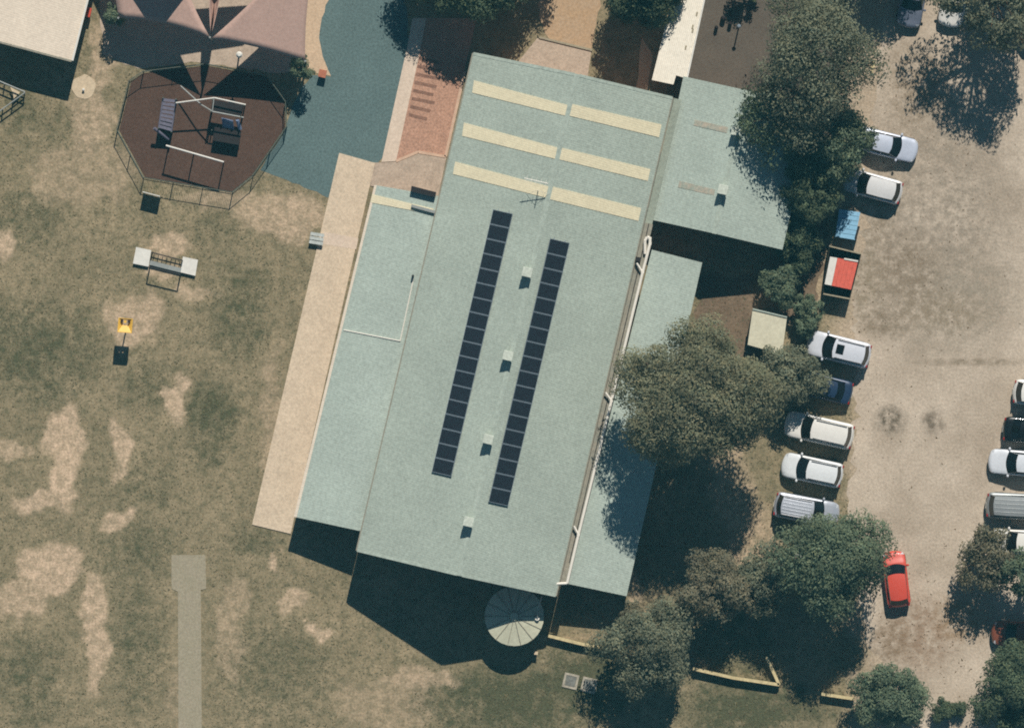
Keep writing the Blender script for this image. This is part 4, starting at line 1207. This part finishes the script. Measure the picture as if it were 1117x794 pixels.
make_tree('thin bush at the lean-to corner above the timber rail', 688, 664, 12, 12, 2.2, .2, 'pale', 35, .8, name='shrub', cat='shrub', leaf=.15, group='small bushes')
make_tree('small leafy bush at the top edge of the asphalt yard', 814, -8, 20, 10, 2.2, .4, 'deep', 36, .8, name='shrub', cat='shrub', leaf=.17, group='small bushes')

# ------------------------------------------------------------------ grass and leaf litter
r = np.random.default_rng(99)
def scatter(name, label, n, keep, size, up, colour, hgt):
    px = r.uniform(-20, 1140, n * 3); py = r.uniform(-20, 815, n * 3)
    ok = keep(px, py) > r.random(len(px))
    px, py = px[ok][:n], py[ok][:n]
    k = len(px)
    x = (px - 558.5) / S; y = (397 - py) / S
    ang = r.uniform(0, 2 * math.pi, k); s = size * r.uniform(.5, 1.5, k)
    hh = hgt * r.uniform(.5, 1.4, k)
    dx, dy = np.cos(ang) * s, np.sin(ang) * s
    lx, ly = r.normal(0, up, k), r.normal(0, up, k)
    v = np.stack([np.stack([x - dx, y - dy, np.full(k, .006)], 1), np.stack([x + dx, y + dy, np.full(k, .006)], 1), np.stack([x + lx + dx * .2, y + ly + dy * .2, hh], 1)], 1).reshape(-1, 3)
    me = fast_mesh(name, v, np.arange(k * 3).reshape(-1, 3))
    tint = np.repeat(r.uniform(.7, 1.3, k), 3)
    at_ = me.color_attributes.new('tint', 'FLOAT_COLOR', 'POINT')
    at_.data.foreach_set('color', np.stack([tint, tint, tint, np.ones_like(tint)], -1).astype(np.float32).ravel())
    me.materials.append(colour)
    o = bpy.data.objects.new(name, me); col.objects.link(o)
    o['kind'] = 'stuff'; o['label'] = label; o['category'] = 'grass'
    return o
def in_poly(px, py, poly):
    ins = np.zeros(len(px), bool); n_ = len(poly)
    for i in range(n_):
        (x0, y0), (x1, y1) = poly[i], poly[(i + 1) % n_]
        cnd = ((y0 > py) != (y1 > py)) & (px < (x1 - x0) * (py - y0) / (y1 - y0 + 1e-9) + x0)
        ins ^= cnd
    return ins
hard = [[(370, 165), (411, 176), (319, 584), (273, 574)], [(185, 602), (227, 602), (227, 900), (185, 900)], octo, [(515, 58), (889, 118), (853, 272), (766, 287), (683, 650), (607, 650), (388, 600), (321, 563), (409, 180)],
        [(290, -60), (520, -60), (520, 180), (400, 180), (357, 216), (284, 188), (330, 80)], [(520, -60), (930, -60), (900, 120), (520, 80)], [(80, -20), (340, -20), (340, 80), (110, 70)]]
def keep_grass(px, py):
    b_, g_, gr_ = ground_masks(px, py)
    k = np.clip(.22 + .8 * g_ - .9 * b_, 0, 1) * (gr_ < .35)
    for h_ in hard: k = np.where(in_poly(px, py, h_), 0, k)
    return k
gmat = leaf_mat('dry_grass', srgb(108, 114, 90), srgb(140, 134, 106))
scatter('grass', 'thin dry grass growing over the field', 85000, keep_grass, .052, .09, gmat, .04)
lm_ = leaf_mat('fallen_leaf', srgb(112, 98, 78), srgb(140, 122, 98))
def keep_litter(px, py):
    k = np.zeros_like(px)
    for x, y, rr_, w_ in ((820, 590, 60, .8), (1000, 690, 60, .7), (930, 330, 50, .5), (800, 350, 50, .9), (870, 700, 70, .6), (1020, 120, 70, .4), (690, 650, 40, .6), (960, 450, 60, .25), (1040, 640, 50, .5), (1010, 300, 90, .2)):
        k = np.maximum(k, w_ * np.exp(-((px - x) ** 2 + (py - y) ** 2) / rr_ ** 2))
    for h_ in hard: k = np.where(in_poly(px, py, h_), 0, k)
    return k
lt = scatter('leaf_litter', 'fallen brown leaves and twigs under the trees', 9000, keep_litter, .06, .08, lm_, .03); lt['category'] = 'leaf litter'
for o in list(bpy.data.objects):
    if '_local' in o: del o['_local']

# ------------------------------------------------------------------ the air between the aircraft and the ground
hz = MB().box((0, 0, H / 2 + 4), (2400, 2400, H + 12))
hm = bpy.data.materials.new('haze_air'); hm.use_nodes = True
hn = hm.node_tree
for n in list(hn.nodes): hn.nodes.remove(n)
ho = hn.nodes.new('ShaderNodeOutputMaterial'); hv = hn.nodes.new('ShaderNodeVolumePrincipled')
hv.inputs['Color'].default_value = (.2, .8, 1.0, 1)
hv.inputs['Density'].default_value = HAZE
hv.inputs['Anisotropy'].default_value = 0.0
hn.links.new(hv.outputs[0], ho.inputs['Volume'])
ho_ = hz.build('haze', hm); ho_['kind'] = 'stuff'
